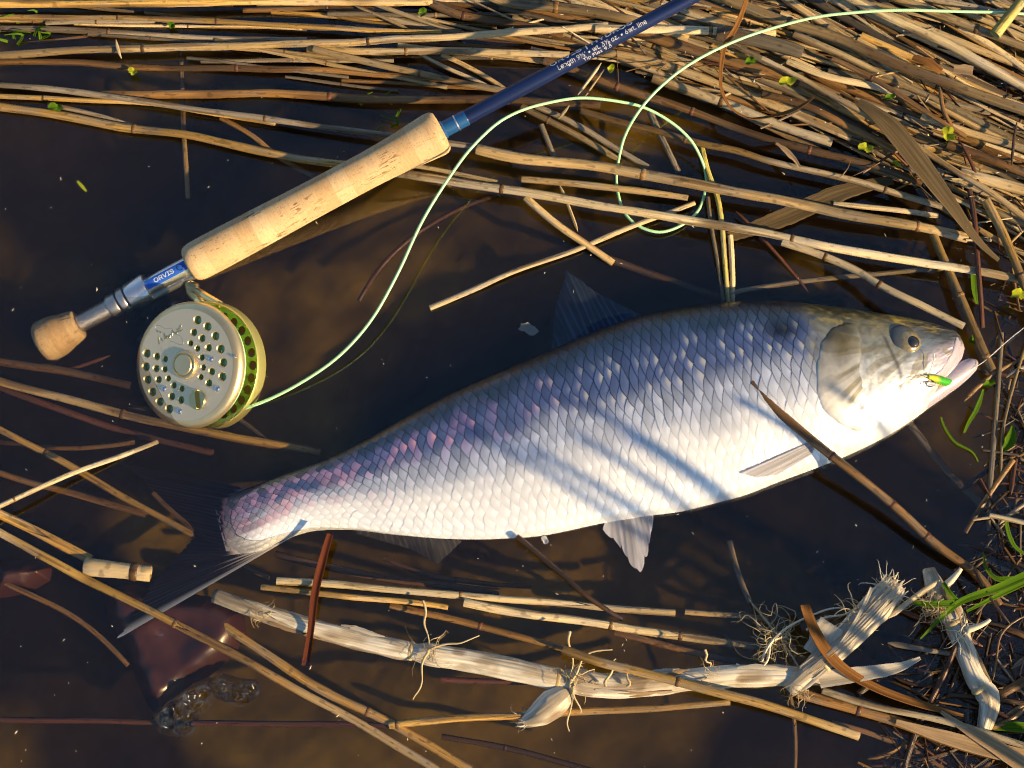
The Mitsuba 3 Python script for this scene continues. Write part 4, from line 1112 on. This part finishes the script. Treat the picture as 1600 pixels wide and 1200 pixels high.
for j in range(34):
    x, y = -60 + 22 * j, fr.choice([-10, -4, 14, 18, 36, 58, 66, 92, 120]) + fr.uniform(-6, 6)
    L, a = fr.uniform(160, 380), math.radians(fr.gauss(2, 4))
    z = fr.uniform(-5, 4)
    reed([(x, y, z), (x + math.cos(a) * L / 2, y + math.sin(a) * L / 2, z + 1), (x + math.cos(a) * L, y + math.sin(a) * L, z)], fr.uniform(5, 10), fr.choice([TAN, BROWN, GREY, GOLD]), 'thin low reed lying between the top edge stems at the water', (.5,), 'thin low reeds along the top edge', sides=8)

fill = 0
NAMES = ['golden', 'tan', 'pale straw', 'dark brown', 'red brown', 'grey', 'blackish', 'olive']
low = []
while fill < 290:
    x, y = fr.uniform(640, 1640), fr.uniform(-40, 470)
    edge = np.interp(x, [690, 850, 1000, 1150, 1300, 1450, 1550, 1640], [10, 75, 120, 155, 210, 285, 370, 420])
    if y > edge:
        continue
    deep = (edge - y) / 200
    layer = fr.random()
    z = -4 + layer * min(17, 6 + 20 * deep)
    L = fr.uniform(220, 560)
    pts = []
    a = flow(x, y) + fr.gauss(0, .085)
    c = fr.gauss(0, .0004)
    X, Y, aa = x - math.cos(a) * L / 2, y - math.sin(a) * L / 2, a - c * L / 2
    for s in range(6):
        pts.append((X, Y, z + fr.uniform(-.6, .6)))
        X += math.cos(aa) * L / 5; Y += math.sin(aa) * L / 5; aa += c * L / 5
    if pts[-1][1] > np.interp(pts[-1][0], [690, 850, 1000, 1150, 1300, 1450, 1550, 1700], [0, 70, 130, 185, 250, 325, 400, 470]):
        continue
    tone = fr.choice([GOLD, GOLD, TAN, TAN, TAN, PALE, PALE, PALE, GREY, BROWN] if layer > .55 else [GOLD, TAN, TAN, BROWN, BROWN, BROWN, RED, GREY, GREY])  # low stems get darker tones, painting in shade deep in the mat
    if layer < .45 and len(low) < 130:
        p, q = path(pts, .008)
        w = (5 + 11 * fr.random() ** 1.3) * PX / 2
        low.append(tube(p, w * np.linspace(1, .75, len(p)), 8, .9, True, tone * 16 + fr.randrange(16), fr.random() * 3, .16, fill))
        fill += 1
        continue
    reed(pts, 5 + 11 * fr.random() ** 1.3, tone, f'half-hidden {NAMES[tone]} reed stem packed low in the tangled mat above the fish', (fr.random(),) if fr.random() < .45 else (), f'packed {NAMES[tone]} reed stems in the mat', taper=fr.uniform(.6, 1), sides=8)
    fill += 1

tag(put('reed_layer', join(low), 'reed_matte'), 'lowest layer of matted dry reed stems showing between the upper ones', 'reed layer', kind='stuff')
fill = 0
while fill < 80:
    x, y = fr.uniform(1390, 1640), fr.uniform(560, 1230)
    if x < np.interp(y, [560, 800, 950, 1050, 1230], [1570, 1540, 1490, 1400, 1390]):
        continue
    a = fr.choice([math.radians(fr.uniform(5, 30)), math.radians(fr.uniform(5, 30)), math.radians(fr.uniform(95, 130)), math.radians(fr.uniform(-50, -20))])
    L, z = fr.uniform(60, 170), fr.uniform(-8, 5)
    bend = fr.uniform(-12, 12)
    reed([(x - math.cos(a) * L / 2, y - math.sin(a) * L / 2, z - 2), (x + bend * .5, y + bend, z), (x + math.cos(a) * L / 2, y + math.sin(a) * L / 2, z + fr.uniform(-3, 4))], fr.uniform(3, 9), fr.choice([DARK, BROWN, BROWN, RED, GREY]), 'short dark stem tangled among the roots along the frame side below the fish head', (), 'dark tangled stems by the bent white root', hollow=False, sides=8, name='stem_piece', cat='stem')
    fill += 1

# standing stems outside the picture whose shadows streak the fish
sx = np.array(SUN) / np.linalg.norm(SUN)
for j, (x, y, dist, lean, w) in enumerate([(1000, 745, .40, .02, 7), (930, 760, .44, -.03, 8), (1075, 745, .42, .03, 8), (860, 745, .47, .0, 7), (1000, 690, .36, .02, 6), (1180, 650, .30, -.02, 7), (1330, 640, .36, .02, 6)]):
    g0 = P(x, y, 20)
    top = g0 + sx * dist
    base = top + np.array([.04 + lean, -.03 - lean, -top[2] - .03])
    p, q = curve(np.array([base, base * .5 + top * .5 + [.004, 0, 0], top + (top - base) * .12]), .01)
    key = thing('standing_reed', 'tall dry reed standing in the water below the fish belly, shading it', 'standing reed', 'standing reeds beside the fish')
    put('shaft', tube(p, w * PX * 1.25 * np.linspace(1.1, .7, len(p)), 8, 1, True, GOLD * 16 + j), 'reed_matte', key)

# ---------------------------------------------------------------- dead leaves
def leaf(name, px, w, bsdf, label, bend=.2, twist=0.0, cat='dead leaf', ragged=0.0, code=0, seed=0, across=7, group=None):
    p, q = path(px, .003)
    s = q / q[-1]
    ww = np.interp(s, np.linspace(0, 1, len(w)), w) * PX
    return tag(put(name, ribbon(p, ww, bend=bend, twist=twist, ragged=ragged, seed=seed, across=across), bsdf), label, cat, group)


leaf('dead_leaf', [(1340, 160, 24), (1385, 195, 27), (1430, 250, 26), (1480, 315, 24), (1530, 380, 20), (1560, 407, 18)], [14, 36, 38, 30, 18, 8], 'leaf_grey', 'broad grey brown dead leaf lying over the reed mat', .25, (.1, .3))
leaf('dead_leaf', [(1135, 372, 3), (1230, 338, 4), (1320, 300, 5), (1395, 282, 6)], [16, 30, 30, 14], 'leaf_grey', 'wide grey leaf flattened beneath the thick weathered reed', .1, (-.1, .1), ragged=.12, seed=2)
leaf('dead_leaf', [(1166, -6, 36), (1150, 40, 33), (1130, 78, 31), (1125, 130, 29), (1141, 170, 27), (1176, 187, 26), (1222, 180, 28), (1272, 152, 32)], [10, 9, 8, 6, 7, 8, 10, 3], 'leaf_brown', 'thin rusty curled leaf hooked over the upper mat', .5, (.9, .3, .9, .4))
leaf('dead_leaf', [(1256, 945, 26), (1270, 985, 26), (1300, 1032, 22), (1350, 1068, 17), (1420, 1096, 13), (1505, 1118, 10)], [16, 20, 18, 14, 12, 4], 'leaf_brown', 'brown curled leaf arching over the white root', .45, (.3, .5, .2))
leaf('dead_leaf', [(1470, 1112, 12), (1510, 1140, 12), (1560, 1170, 11), (1625, 1215, 10)], [5, 16, 24, 26], 'leaf_tan', 'tan dry leaf running off the lower corner', .2)
leaf('dead_leaf', [(1400, 1128, 11), (1470, 1150, 10), (1550, 1172, 9), (1640, 1190, 8)], [8, 20, 24, 20], 'leaf_tan', 'tan leaf beside the brown stem in the lower corner', .2)
leaf('sheath_leaf', [(1280, 1062, 15), (1340, 1054, 16), (1400, 1044, 17), (1438, 1028, 19)], [26, 22, 18, 5], 'leaf_white', 'pale pointed sheath leaf spreading from the white root', .3, .1, 'sheath leaf', .08, seed=4)
leaf('sheath_leaf', [(1270, 1022, 17), (1284, 1000, 19), (1300, 975, 20)], [30, 42, 34], 'leaf_white', 'torn whitish flake behind the brown curled leaf', .2, .2, 'sheath leaf', .3, seed=5)
leaf('dead_leaf', [(516, 834, 14), (503, 880, 10), (492, 930, 8), (486, 985, 4), (478, 1040, -2)], [10, 13, 12, 10, 12], 'leaf_maroon', 'shiny dark red strap leaf crossing the white rhizome', .6, (.2, -.1))


def wet_patch(poly, name, bsdf, height, parent=None, dens=2.0, edge=34.0, drop=.016):
    """A wet film or reflection patch over the polygon of pixels, shaped by height(x, y, distance from the rim) in metres."""
    from shapely.geometry import Polygon
    import shapely
    pg = Polygon(poly).buffer(-6).buffer(12).buffer(-6)
    x0, y0, x1, y1 = pg.bounds
    X, Y = np.meshgrid(np.arange(x0, x1, dens), np.arange(y0, y1, dens))
    q = np.stack([X.ravel(), Y.ravel()], -1)
    q = q[shapely.contains_xy(pg.buffer(-dens * .6), q[:, 0], q[:, 1])]
    q = np.concatenate([q, [pg.exterior.interpolate(t).coords[0] for t in np.arange(0, pg.exterior.length, dens)]])
    tri = Delaunay(q).simplices
    cen = q[tri].mean(1)
    tri = tri[shapely.contains_xy(pg, cen[:, 0], cen[:, 1])]
    dist = shapely.distance(shapely.points(q), pg.exterior)
    p = P(q[:, 0], q[:, 1], 0).copy()
    p[:, 2] += height(q[:, 0], q[:, 1], dist) - drop * (1 - np.clip(dist / edge, 0, 1)) ** 2
    if trimesh.Trimesh(p, tri, process=False).face_normals[:, 2].mean() < 0:
        tri = tri[:, ::-1]
    return put(name, (p, tri, q * PX * np.array([18.0, 1])), bsdf, parent)


def ripple(scale, amp, seed, lift):
    def f(x, y, dist):
        a = meshkit.fbm(np.stack([x / scale, y / scale * 1.2, x * 0], -1), 2, seed)
        return amp * (a - .5) + lift
    return f


wet = thing('reflection_patch', 'dark maroon patch standing in for a reflection in the rippled water below the tail fin', 'dead leaf')  # maroon shape added in place of a reflection on the water
wet_patch([(150, 915), (190, 905), (250, 915), (320, 925), (372, 950), (380, 985), (362, 1015), (335, 1040), (300, 1068), (268, 1100), (240, 1122), (222, 1100), (205, 1062), (186, 1010), (160, 965)], 'blade', 'reflection_maroon', ripple(46, .005, 61, -.0035), wet)
tag(wet_patch([(232, 1118), (262, 1095), (300, 1066), (330, 1052), (330, 1075), (312, 1105), (300, 1140), (276, 1152), (246, 1145)], 'glint_film', 'film_wet', ripple(21, .0115, 62, .0006), wet, dens=1.2, edge=14.0, drop=.007), 'clear crinkled film added for the sun glints')  # film shaped to catch the glints of the ripples
wet_patch([(318, 1064), (345, 1050), (372, 1058), (402, 1062), (404, 1082), (388, 1098), (350, 1096), (326, 1085)], 'glint_film', 'film_wet', ripple(21, .0110, 64, .0004), wet, dens=1.2, edge=14.0, drop=.007)
scrap = thing('reflection_patch', 'dark red patch standing in for a reflection at the frame side above the water ripples', 'dead leaf')  # red shape added for the ripple reflection at the side
wet_patch([(-20, 870), (30, 868), (70, 878), (66, 900), (35, 918), (10, 925), (-20, 930)], 'blade', 'reflection_maroon', ripple(26, .005, 65, -.003), scrap)
leaf('dead_leaf', [(1212, 225, 16), (1232, 240, 17), (1250, 262, 16)], [6, 9, 4], 'leaf_tan', 'crumpled pale leaf scrap on the golden reed', .5, (.4, -.5), ragged=.5)
leaf('dead_leaf', [(1425, 92, 26), (1450, 100, 27), (1470, 112, 25)], [12, 18, 10], 'leaf_brown', 'crumpled brown scrap above the broad straight reed', .5, (.4, -.3), ragged=.6, seed=3)
leaf('dead_leaf', [(1490, 108, 24), (1520, 112, 25)], [14, 20], 'leaf_tan', 'small tan scrap beside the crumpled brown one', .3, ragged=.5, seed=8)
tw = lambda px, w, tone, label: reed(px, w, tone, label, (), name='twig', cat='twig', hollow=False)
tw([(1468, 136, 30), (1473, 170, 28), (1484, 192, 25), (1492, 206, 24)], 7, BROWN, 'crooked brown twig standing up from the mat')
tw([(1500, 222, 22), (1515, 250, 21), (1530, 290, 19)], 6, RED, 'dark twig below the round green leaf')
tw([(1590, 190, 24), (1584, 220, 23), (1580, 258, 21)], 5, DARK, 'blackish twig lying down across the frame side reeds')
tw([(1604, 962, 10), (1562, 998, 10), (1557, 1030, 9), (1551, 1062, 7)], 3.5, BROWN, 'thin orange brown bent twig near the lower frame side')
tw([(1330, 250, 17), (1322, 268, 16), (1306, 282, 15)], 2.4, BROWN, 'hair-thin twig across the golden reed')
tw([(1388, 245, 17), (1360, 262, 16), (1332, 276, 15)], 2.4, BROWN, 'second hair-thin twig across the golden reed')
tw([(1445, 160, 26), (1452, 146, 27)], 5, PALE, 'pale stub sticking up beside the crooked twig')
tw([(180, 62, 12), (184, 80, 11), (189, 92, 9)], 6, PALE, 'curl of pale husk on the long tan reed')

# ---------------------------------------------------------------- white roots
def rhizome(px, w, label, joints, seed):
    p, q = path(px, .003)
    s = q / q[-1]
    r = np.interp(s, np.linspace(0, 1, len(w)), w) * PX / 2
    for f in joints:
        r = r * (1 - .22 * np.exp(-((s - f) / .012) ** 2)) * (1 + .10 * np.exp(-((s - f - .035) / .02) ** 2))
    key = thing('rhizome', label, 'rhizome')
    put('root_body', tube(p, r, 18, .82, False, seed, 0, .2, seed), 'rhizome_white', key)
    g = np.random.default_rng(seed + 80)
    for f in joints:
        j = int(f * (len(p) - 1)); c, tt = p[j], unit(p[j + 1] - p[j - 1]); a = np.linspace(-1, 1, 7)
        put('joint_ring', tube(c + tt[None] * (a * .0016)[:, None], r[j] * (1.02 + .10 * np.cos(a * 1.5)), 18, .84, False, 0, 0, .3, seed + 5), 'root_tan', key)
    t, N, B = frames(p)
    for k in range(int(len(p) / 11)):
        i0 = int(g.integers(2, len(p) - 12)); n = int(g.integers(6, 14)); i1 = min(i0 + n, len(p) - 1)
        a = g.uniform(-1.2, 1.2) + np.linspace(0, g.uniform(-.35, .35), i1 - i0)
        q = p[i0:i1] + (r[i0:i1] * .84 * np.cos(a))[:, None] * N[i0:i1] + (r[i0:i1] * 1.02 * np.sin(a))[:, None] * B[i0:i1] + N[i0:i1] * np.linspace(.0004, g.uniform(.0005, .003), i1 - i0)[:, None]
        put('sheath_strip', ribbon(q, np.interp(np.linspace(0, 1, len(q)), [0, .3, 1], [.3, 1, .15]) * g.uniform(.002, .005), up=(0, 0, 1), bend=-.2, twist=float(g.uniform(-.4, .4)), ragged=.4, seed=k, thick=.0003), 'leaf_white' if g.random() < .6 else 'leaf_tan', key)
    return key, p


def hairs(parent, name, base, n, length, seed, spread=(1, 1, .6), r=.00026, bsdf='root_tan', curl=1.0, bias=(0, 0, .2), kind=None):
    g = np.random.default_rng(seed)
    out = []
    for _ in range(n):
        a = np.array(base) + g.normal(0, 1, 3) * [.003, .003, .001]
        d = unit(g.normal(0, 1, 3) * spread + np.array(bias))
        L = length * g.uniform(.4, 1.1)
        pts = [a]
        for s in range(6):
            d = unit(d + g.normal(0, .55 * curl, 3) * [1, 1, .5] - [0, 0, .12 * s])
            pts.append(pts[-1] + d * L / 6)
        c, _ = curve(np.array(pts), L / 14)
        out.append(tube(c, r * g.uniform(.5, 1.3) * np.linspace(1, .35, len(c)), 5, hollow=False))
    k = put(name, join(out), bsdf, parent)
    if kind:
        labels[k] = {'kind': kind}
    return k


rz, rp = rhizome([(335, 930, -9), (410, 957, -5), (480, 979, -4), (560, 1000, -3), (650, 1019, -1), (720, 1030, 0), (800, 1046, 1), (880, 1062, 2), (960, 1072, 3), (1080, 1062, 5), (1180, 1056, 6), (1285, 1058, 7)], [22, 27, 30, 30, 32, 34, 36, 36, 36, 34, 34, 26], 'long white jointed rhizome below the fish', (.345, .585), 1)
hairs(rz, 'rootlets', P(668, 1016, 7), 14, .026, 21, (1, 1.3, .5))
hairs(rz, 'rootlets', P(893, 1058, 9), 22, .030, 22, (.9, 1.3, .6), .0004)
hairs(rz, 'rootlets', P(405, 955, -2), 22, .022, 23, (1, 1, .3))
hairs(rz, 'rootlets', P(1250, 1072, 12), 26, .020, 24, (1, 1, .5), .0003)
hairs(rz, 'rootlets', P(1110, 1052, 14), 12, .014, 25, (1, 1, .5))
for px in ([(660, 938, 10), (666, 980, 9), (668, 1016, 8)], [(668, 1016, 8), (660, 1050, 7), (648, 1094, 3)], [(670, 1016, 9), (700, 1008, 11), (748, 994, 12)], [(888, 984, 15), (892, 1020, 13), (893, 1058, 10)], [(893, 1058, 11), (925, 1022, 15), (958, 1012, 16)], [(893, 1060, 10), (900, 1090, 8), (908, 1116, 6)], [(896, 1060, 10), (890, 1105, 4), (889, 1144, 0)], [(945, 1075, 13), (955, 1045, 15), (965, 1030, 15)], [(980, 1075, 13), (982, 1052, 15), (976, 1038, 15)], [(1100, 1018, 18), (1110, 1044, 14)]):
    c, _ = path(px, .002)
    c = c + (np.stack([np.sin(np.linspace(0, 9, len(c)) + px[0][0]), np.cos(np.linspace(0, 7, len(c)) + px[0][1]), np.zeros(len(c))], -1) * .0012)
    put('rootlet', tube(c, np.linspace(.0010, .0004, len(c)), 6, hollow=False, lump=.9, seed=int(px[0][0])), 'root_tan', rz)
bp, bq = path([(893, 1078, 2), (880, 1088, 2), (862, 1102, 1), (842, 1116, -1), (822, 1126, -3), (808, 1132, -5)], .002)
bulb = thing('bulb', 'plump white shoot bulb hanging under the rhizome joint', 'bulb')
put('bulb_body', tube(bp, np.interp(np.linspace(0, 1, len(bp)), [0, .12, .35, .6, .85, 1], [7, 18, 23, 20, 11, 4]) * PX, 18, .9, False, 5, 0, .15, 4), 'rhizome_white', bulb)
hairs(bulb, 'frayed_tip', P(828, 1122, -1), 16, .014, 31, (1, .5, .3), .0005, 'root_pale', .5, (-1.6, -.7, 0))
wz, wp = rhizome([(1232, 1078, 8), (1262, 1052, 12), (1295, 1024, 14), (1335, 984, 14), (1370, 948, 13), (1398, 915, 11)], [26, 34, 38, 42, 48, 40], 'frayed whitish root stump slanting up from the rhizome', (.3,), 2)
hairs(wz, 'frayed_end', P(1388, 925, 16), 60, .022, 33, (1, 1, .5), .0005, 'root_pale', .5, (.5, 1.0, .3), 'stuff')
hairs(wz, 'rootlets', P(1345, 960, 18), 26, .030, 34, (1, 1, .5), .0004)
put('bract', ribbon(path([(1310, 1010, 24), (1345, 955, 25), (1362, 918, 26)], .003)[0], np.interp(np.linspace(0, 1, 40), [0, .5, 1], [4, 6, 3])[:len(path([(1310, 1010, 24), (1345, 955, 25), (1362, 918, 26)], .003)[0])] * PX, bend=.4), 'leaf_white', wz)
for j in range(9):
    o = (j - 4) * 4.2
    qx = [(1262 + o * .75 + fr.uniform(-6, 6), 1050 + o * .66, 21 - abs(o) * .25), (1315 + o * .75, 1004 + o * .66, 24 - abs(o) * .3), (1372 + o * .8 + fr.uniform(-4, 4), 946 + o * .66, 24 - abs(o) * .3), (1402 + o + fr.uniform(-8, 8), 908 + o * .6 + fr.uniform(-8, 8), 23 + fr.uniform(-4, 5))]
    c = path(qx, .003)[0]
    put('fibre', ribbon(c, np.interp(np.linspace(0, 1, len(c)), [0, .5, .85, 1], [2, 4.5, 4, 1]) * PX, bend=.5, twist=(fr.uniform(-.4, .4), fr.uniform(-.8, .8)), ragged=.3, seed=j), 'leaf_white', wz)
vz, vp = rhizome([(1452, 890, 2), (1465, 925, 6), (1490, 965, 9), (1505, 1010, 10), (1525, 1060, 9), (1546, 1098, 8), (1540, 1130, 6), (1532, 1152, 3)], [20, 34, 40, 30, 30, 34, 28, 18], 'bent white root at the lower corner below the grass', (.35, .72), 3)
hairs(vz, 'rootlets', P(1462, 950, 14), 70, .026, 41, (1, 1, .5), .00035, 'root_tan', 1.2, (0, 0, .1), 'stuff')
hairs(vz, 'rootlets', P(1505, 985, 16), 14, .022, 42, (1, 1, .5), .0005, 'root_pale', .6)
for px in ([(1510, 985, 16), (1530, 978, 18), (1547, 968, 19)], [(1478, 915, 14), (1492, 900, 17), (1502, 888, 19)]):
    c, _ = path(px, .002)
    put('rootlet', tube(c, np.linspace(.0026, .0012, len(c)), 7, hollow=False, lump=.6, seed=int(px[0][0])), 'root_pale', vz)
tang = thing('root_tangle', 'brown tangle of fine roots beside the white stump', 'root tangle')
hairs(tang, 'root_mass', P(1215, 1000, 6), 70, .045, 51, (1, 1, .35), .00035, 'root_tan', 1.6, (0, 0, .1), 'stuff')
for px in ([(1190, 1035, 8), (1200, 1010, 12), (1225, 985, 13), (1260, 965, 12), (1310, 950, 10), (1330, 955, 8)], [(1150, 1038, 8), (1185, 1045, 10), (1200, 1030, 12), (1205, 1005, 12), (1230, 995, 10)], [(1260, 985, 12), (1290, 965, 13), (1320, 960, 12), (1345, 940, 10)]):
    c, _ = path(px, .002)
    put('root', tube(c, np.linspace(.0010, .0005, len(c)), 6, hollow=False, lump=.5, seed=int(px[0][0])), 'root_pale', tang)
put_twig = [tw([(1388, 965, 16), (1420, 940, 17), (1468, 906, 18)], 9, PALE, 'pale stalk bridging the stump and the bent white root')]

# ---------------------------------------------------------------- grass and floating leaves
def grass(px, w, label, group=None):
    return leaf('grass_blade', px, w, 'green_blade', label, .5, (.1, .3), 'grass blade', across=5, group=group)


grass([(1625, 888, 24), (1560, 918, 22), (1500, 940, 20), (1465, 970, 17), (1438, 998, 13)], [14, 13, 11, 8, 2], 'long bright green grass blade pointing at the root stump')
grass([(1625, 900, 22), (1570, 925, 21), (1510, 955, 19)], [8, 8, 4], 'narrow green blade under the long bright one')
grass([(1492, 942, 20), (1460, 944, 19), (1415, 940, 16)], [10, 10, 3], 'short green blade branching level toward the stump')
grass([(1495, 940, 20), (1482, 925, 21), (1474, 910, 20)], [9, 8, 5], 'stubby green blade pointing up from the branching')
grass([(1610, 905, 12), (1560, 905, 10), (1540, 885, 9), (1536, 862, 8)], [8, 9, 6, 2], 'curved dark green blade behind the dark twig')
grass([(1536, 608, 14), (1525, 640, 11), (1512, 662, 8), (1506, 676, 4)], [3, 7, 6, 3], 'lone short green blade standing beyond the fish jaw')
grass([(1470, 652, 0), (1490, 690, 1), (1520, 708, 1), (1528, 722, 0)], [3, 4, 4, 2], 'thin wavy green blade in the water below the jaw')
grass([(1520, 425, 6), (1522, 455, 5), (1526, 475, 3)], [10, 12, 6], 'wide short green blade behind the golden broken stalk')
grass([(1572, 815, 6), (1582, 850, 5), (1610, 870, 4)], [6, 7, 4], 'curling green blade below the whitish twig')
grass([(1625, 1140, 5), (1570, 1135, 5), (1535, 1138, 4)], [16, 15, 5], 'broad green blade lying at the lower frame side')
grass([(1565, 705, 2), (1578, 690, 5), (1582, 665, 8)], [6, 18, 4], 'small oval green leaf blade at the frame side')
for j in range(7):
    x, y = fr.uniform(560, 690), fr.uniform(160, 240)
    grass([(x, y, 0), (x + fr.uniform(-14, 14), y - fr.uniform(6, 16), 4), (x + fr.uniform(-26, 26), y - fr.uniform(14, 24), 5)], [4, 4, 1], 'tiny green sprig growing between the reeds by the grip', 'green sprigs by the grip')
for j in range(8):
    x, y = fr.uniform(10, 70), fr.uniform(30, 75)
    grass([(x, y, 0), (x + fr.uniform(-14, 14), y - fr.uniform(2, 16), 5), (x + fr.uniform(-26, 26), y - fr.uniform(8, 18), 9)], [5, 4, 1], 'tiny green sprig growing among the top corner reeds', 'green sprigs in the top corner')


def pad(x, y, z, r, label, bsdf='lime_leaf', seed=0, cat='leaf', group=None):
    g = np.random.default_rng(seed)
    a = np.linspace(0, 2 * np.pi, 19)[:-1]
    rr = r * PX * (1 + .25 * np.sin(2 * a + seed) + .12 * g.normal(size=18))
    V = [P(x, y, z)]
    for f in (.5, 1.0):
        V += list(P(x, y, z) + np.stack([np.cos(a) * rr * f, np.sin(a) * rr * f * .85, (f * f) * r * PX * (.35 + .3 * np.sin(3 * a + seed))], -1))
    F = [[0, 1 + j, 1 + (j + 1) % 18] for j in range(18)]
    for j in range(18):
        b, c, d, e = 1 + j, 1 + (j + 1) % 18, 19 + (j + 1) % 18, 19 + j
        F += [[b, e, d], [b, d, c]]
    V = np.array(V)
    top, bot = V + [0, 0, .0002], V - [0, 0, .0002]
    F = np.array(F)
    return tag(obj('floating_leaf', (np.concatenate([top, bot]), np.concatenate([F, F[:, ::-1] + len(V)])), bsdf, smooth=True), label, cat, group)


pad(1230, 128, 26, 11, 'cupped yellow green leaf on the upper mat', seed=1)
pad(1352, 232, 22, 10, 'yellow green leaf bud above the golden reed', seed=2)
pad(1400, 256, 18, 6, 'small green leaf beside the grey dead leaf', seed=3)
pad(1481, 210, 26, 12, 'round olive leaf at the foot of the crooked twig', seed=4)
pad(955, 108, 12, 7, 'yellow leaf scrap by the pale split stub', seed=5)
pad(1172, 96, 22, 8, 'green leaf scrap under the rising fly line', 'green_blade', seed=6)
pad(1390, 152, 24, 7, 'green leaf scrap under the slender brown reed', 'green_blade', seed=7)
pad(88, 168, 5, 10, 'green leaf tuft on the orange tan reed', 'green_blade', seed=8)
pad(207, 112, 5, 7, 'olive leaf tuft on the brown wet reed', seed=9)
pad(268, 39, 5, 8, 'green leaf by the sunken upright stalk', 'green_blade', seed=10)
pad(660, 20, 5, 8, 'green leaf in the gap at the top edge', 'green_blade', seed=11)
pad(1522, 530, 5, 9, 'pale green leaf beside the fish snout', 'green_blade', seed=12)
pad(1545, 600, 3, 8, 'dark green leaf under the golden broken stalk', 'green_blade', seed=13)
pad(1595, 460, 16, 12, 'yellow leaf at the foot of the short yellow stalk', seed=14)
leaf('floating_leaf', [(121, 283, .6), (128, 291, .8), (135, 299, .6)], [3, 6, 3], 'lime_leaf', 'single yellow sliver floating on the open dark water', .4, cat='leaf')
pad(826, 515, -9, 12, 'pale fuzzy scrap drifting beside the dorsal fin', 'fuzz', seed=15, cat='scrap')
pad(851, 844, 1, 6, 'white fish scale floating under the belly', 'fuzz', seed=16, cat='fish scale')
# specks too small to count
sp = []
for j in range(460):
    if fr.random() < .55:
        x, y, z = fr.uniform(690, 1620), fr.uniform(0, 420), 0
        if y > np.interp(x, [690, 1000, 1300, 1600], [20, 120, 230, 420]):
            continue
        z = fr.uniform(10, 27)
    else:
        x, y, z = fr.uniform(0, 1600), fr.uniform(0, 1200), fr.uniform(.2, .5)
    c = P(x, y, z); a = fr.random() * 6.28; L, w = .35 * MM + 1.5 * MM * fr.random() ** 3, fr.uniform(.2, .5) * MM
    d1, d2 = np.array([math.cos(a), math.sin(a), fr.uniform(-.2, .2)]), np.array([-math.sin(a), math.cos(a), 0])
    Vq = np.array([c - d1 * L, c + d2 * w, c + d1 * L, c - d2 * w, c + [0, 0, .0004], c - [0, 0, .0003]])
    sp.append((Vq, np.array([[0, 1, 4], [1, 2, 4], [2, 3, 4], [3, 0, 4], [1, 0, 5], [2, 1, 5], [3, 2, 5], [0, 3, 5]])[:, ::-1], np.zeros((6, 2))))
g = join(sp)
tag(obj('floating_debris', (g[0], g[1]), 'root_pale', smooth=False), 'pale specks of plant debris scattered on water and reeds', 'debris', kind='stuff')
# broken bits of straw deep in the mat
bits = []
for j in range(1900):
    corner = fr.random() < .3
    x, y = (fr.uniform(1380, 1640), fr.uniform(440, 1230)) if corner else (fr.uniform(680, 1640), fr.uniform(-30, 460))
    if corner and x < np.interp(y, [440, 560, 800, 950, 1050, 1230], [1530, 1575, 1545, 1500, 1400, 1380]):
        continue
    edge = np.interp(x, [690, 850, 1000, 1150, 1300, 1450, 1550, 1640], [0, 50, 110, 160, 225, 310, 400, 450])
    if y > edge and not corner:
        continue
    a = -flow(x, y) + fr.gauss(0, 1.1 if corner else .5); L = fr.uniform(4, 22) * MM
    c = P(x, y, fr.uniform(-7, 3) if corner else fr.uniform(-6, 14)); dv = np.array([math.cos(a), math.sin(a), fr.gauss(0, .15)])
    bits.append(tube(np.array([c - dv * L, c, c + dv * L]), fr.uniform(.3, 1.1) * MM, 5, 1, False, fr.choice([DARK, DARK, BROWN, BROWN, RED, GREY] if corner else [TAN, BROWN, GREY, PALE, RED, DARK]) * 16 + fr.randrange(16), fr.random()))
tag(put('straw_litter', join(bits), 'reed_matte'), 'broken bits of straw between the packed reeds', 'straw litter', kind='stuff')
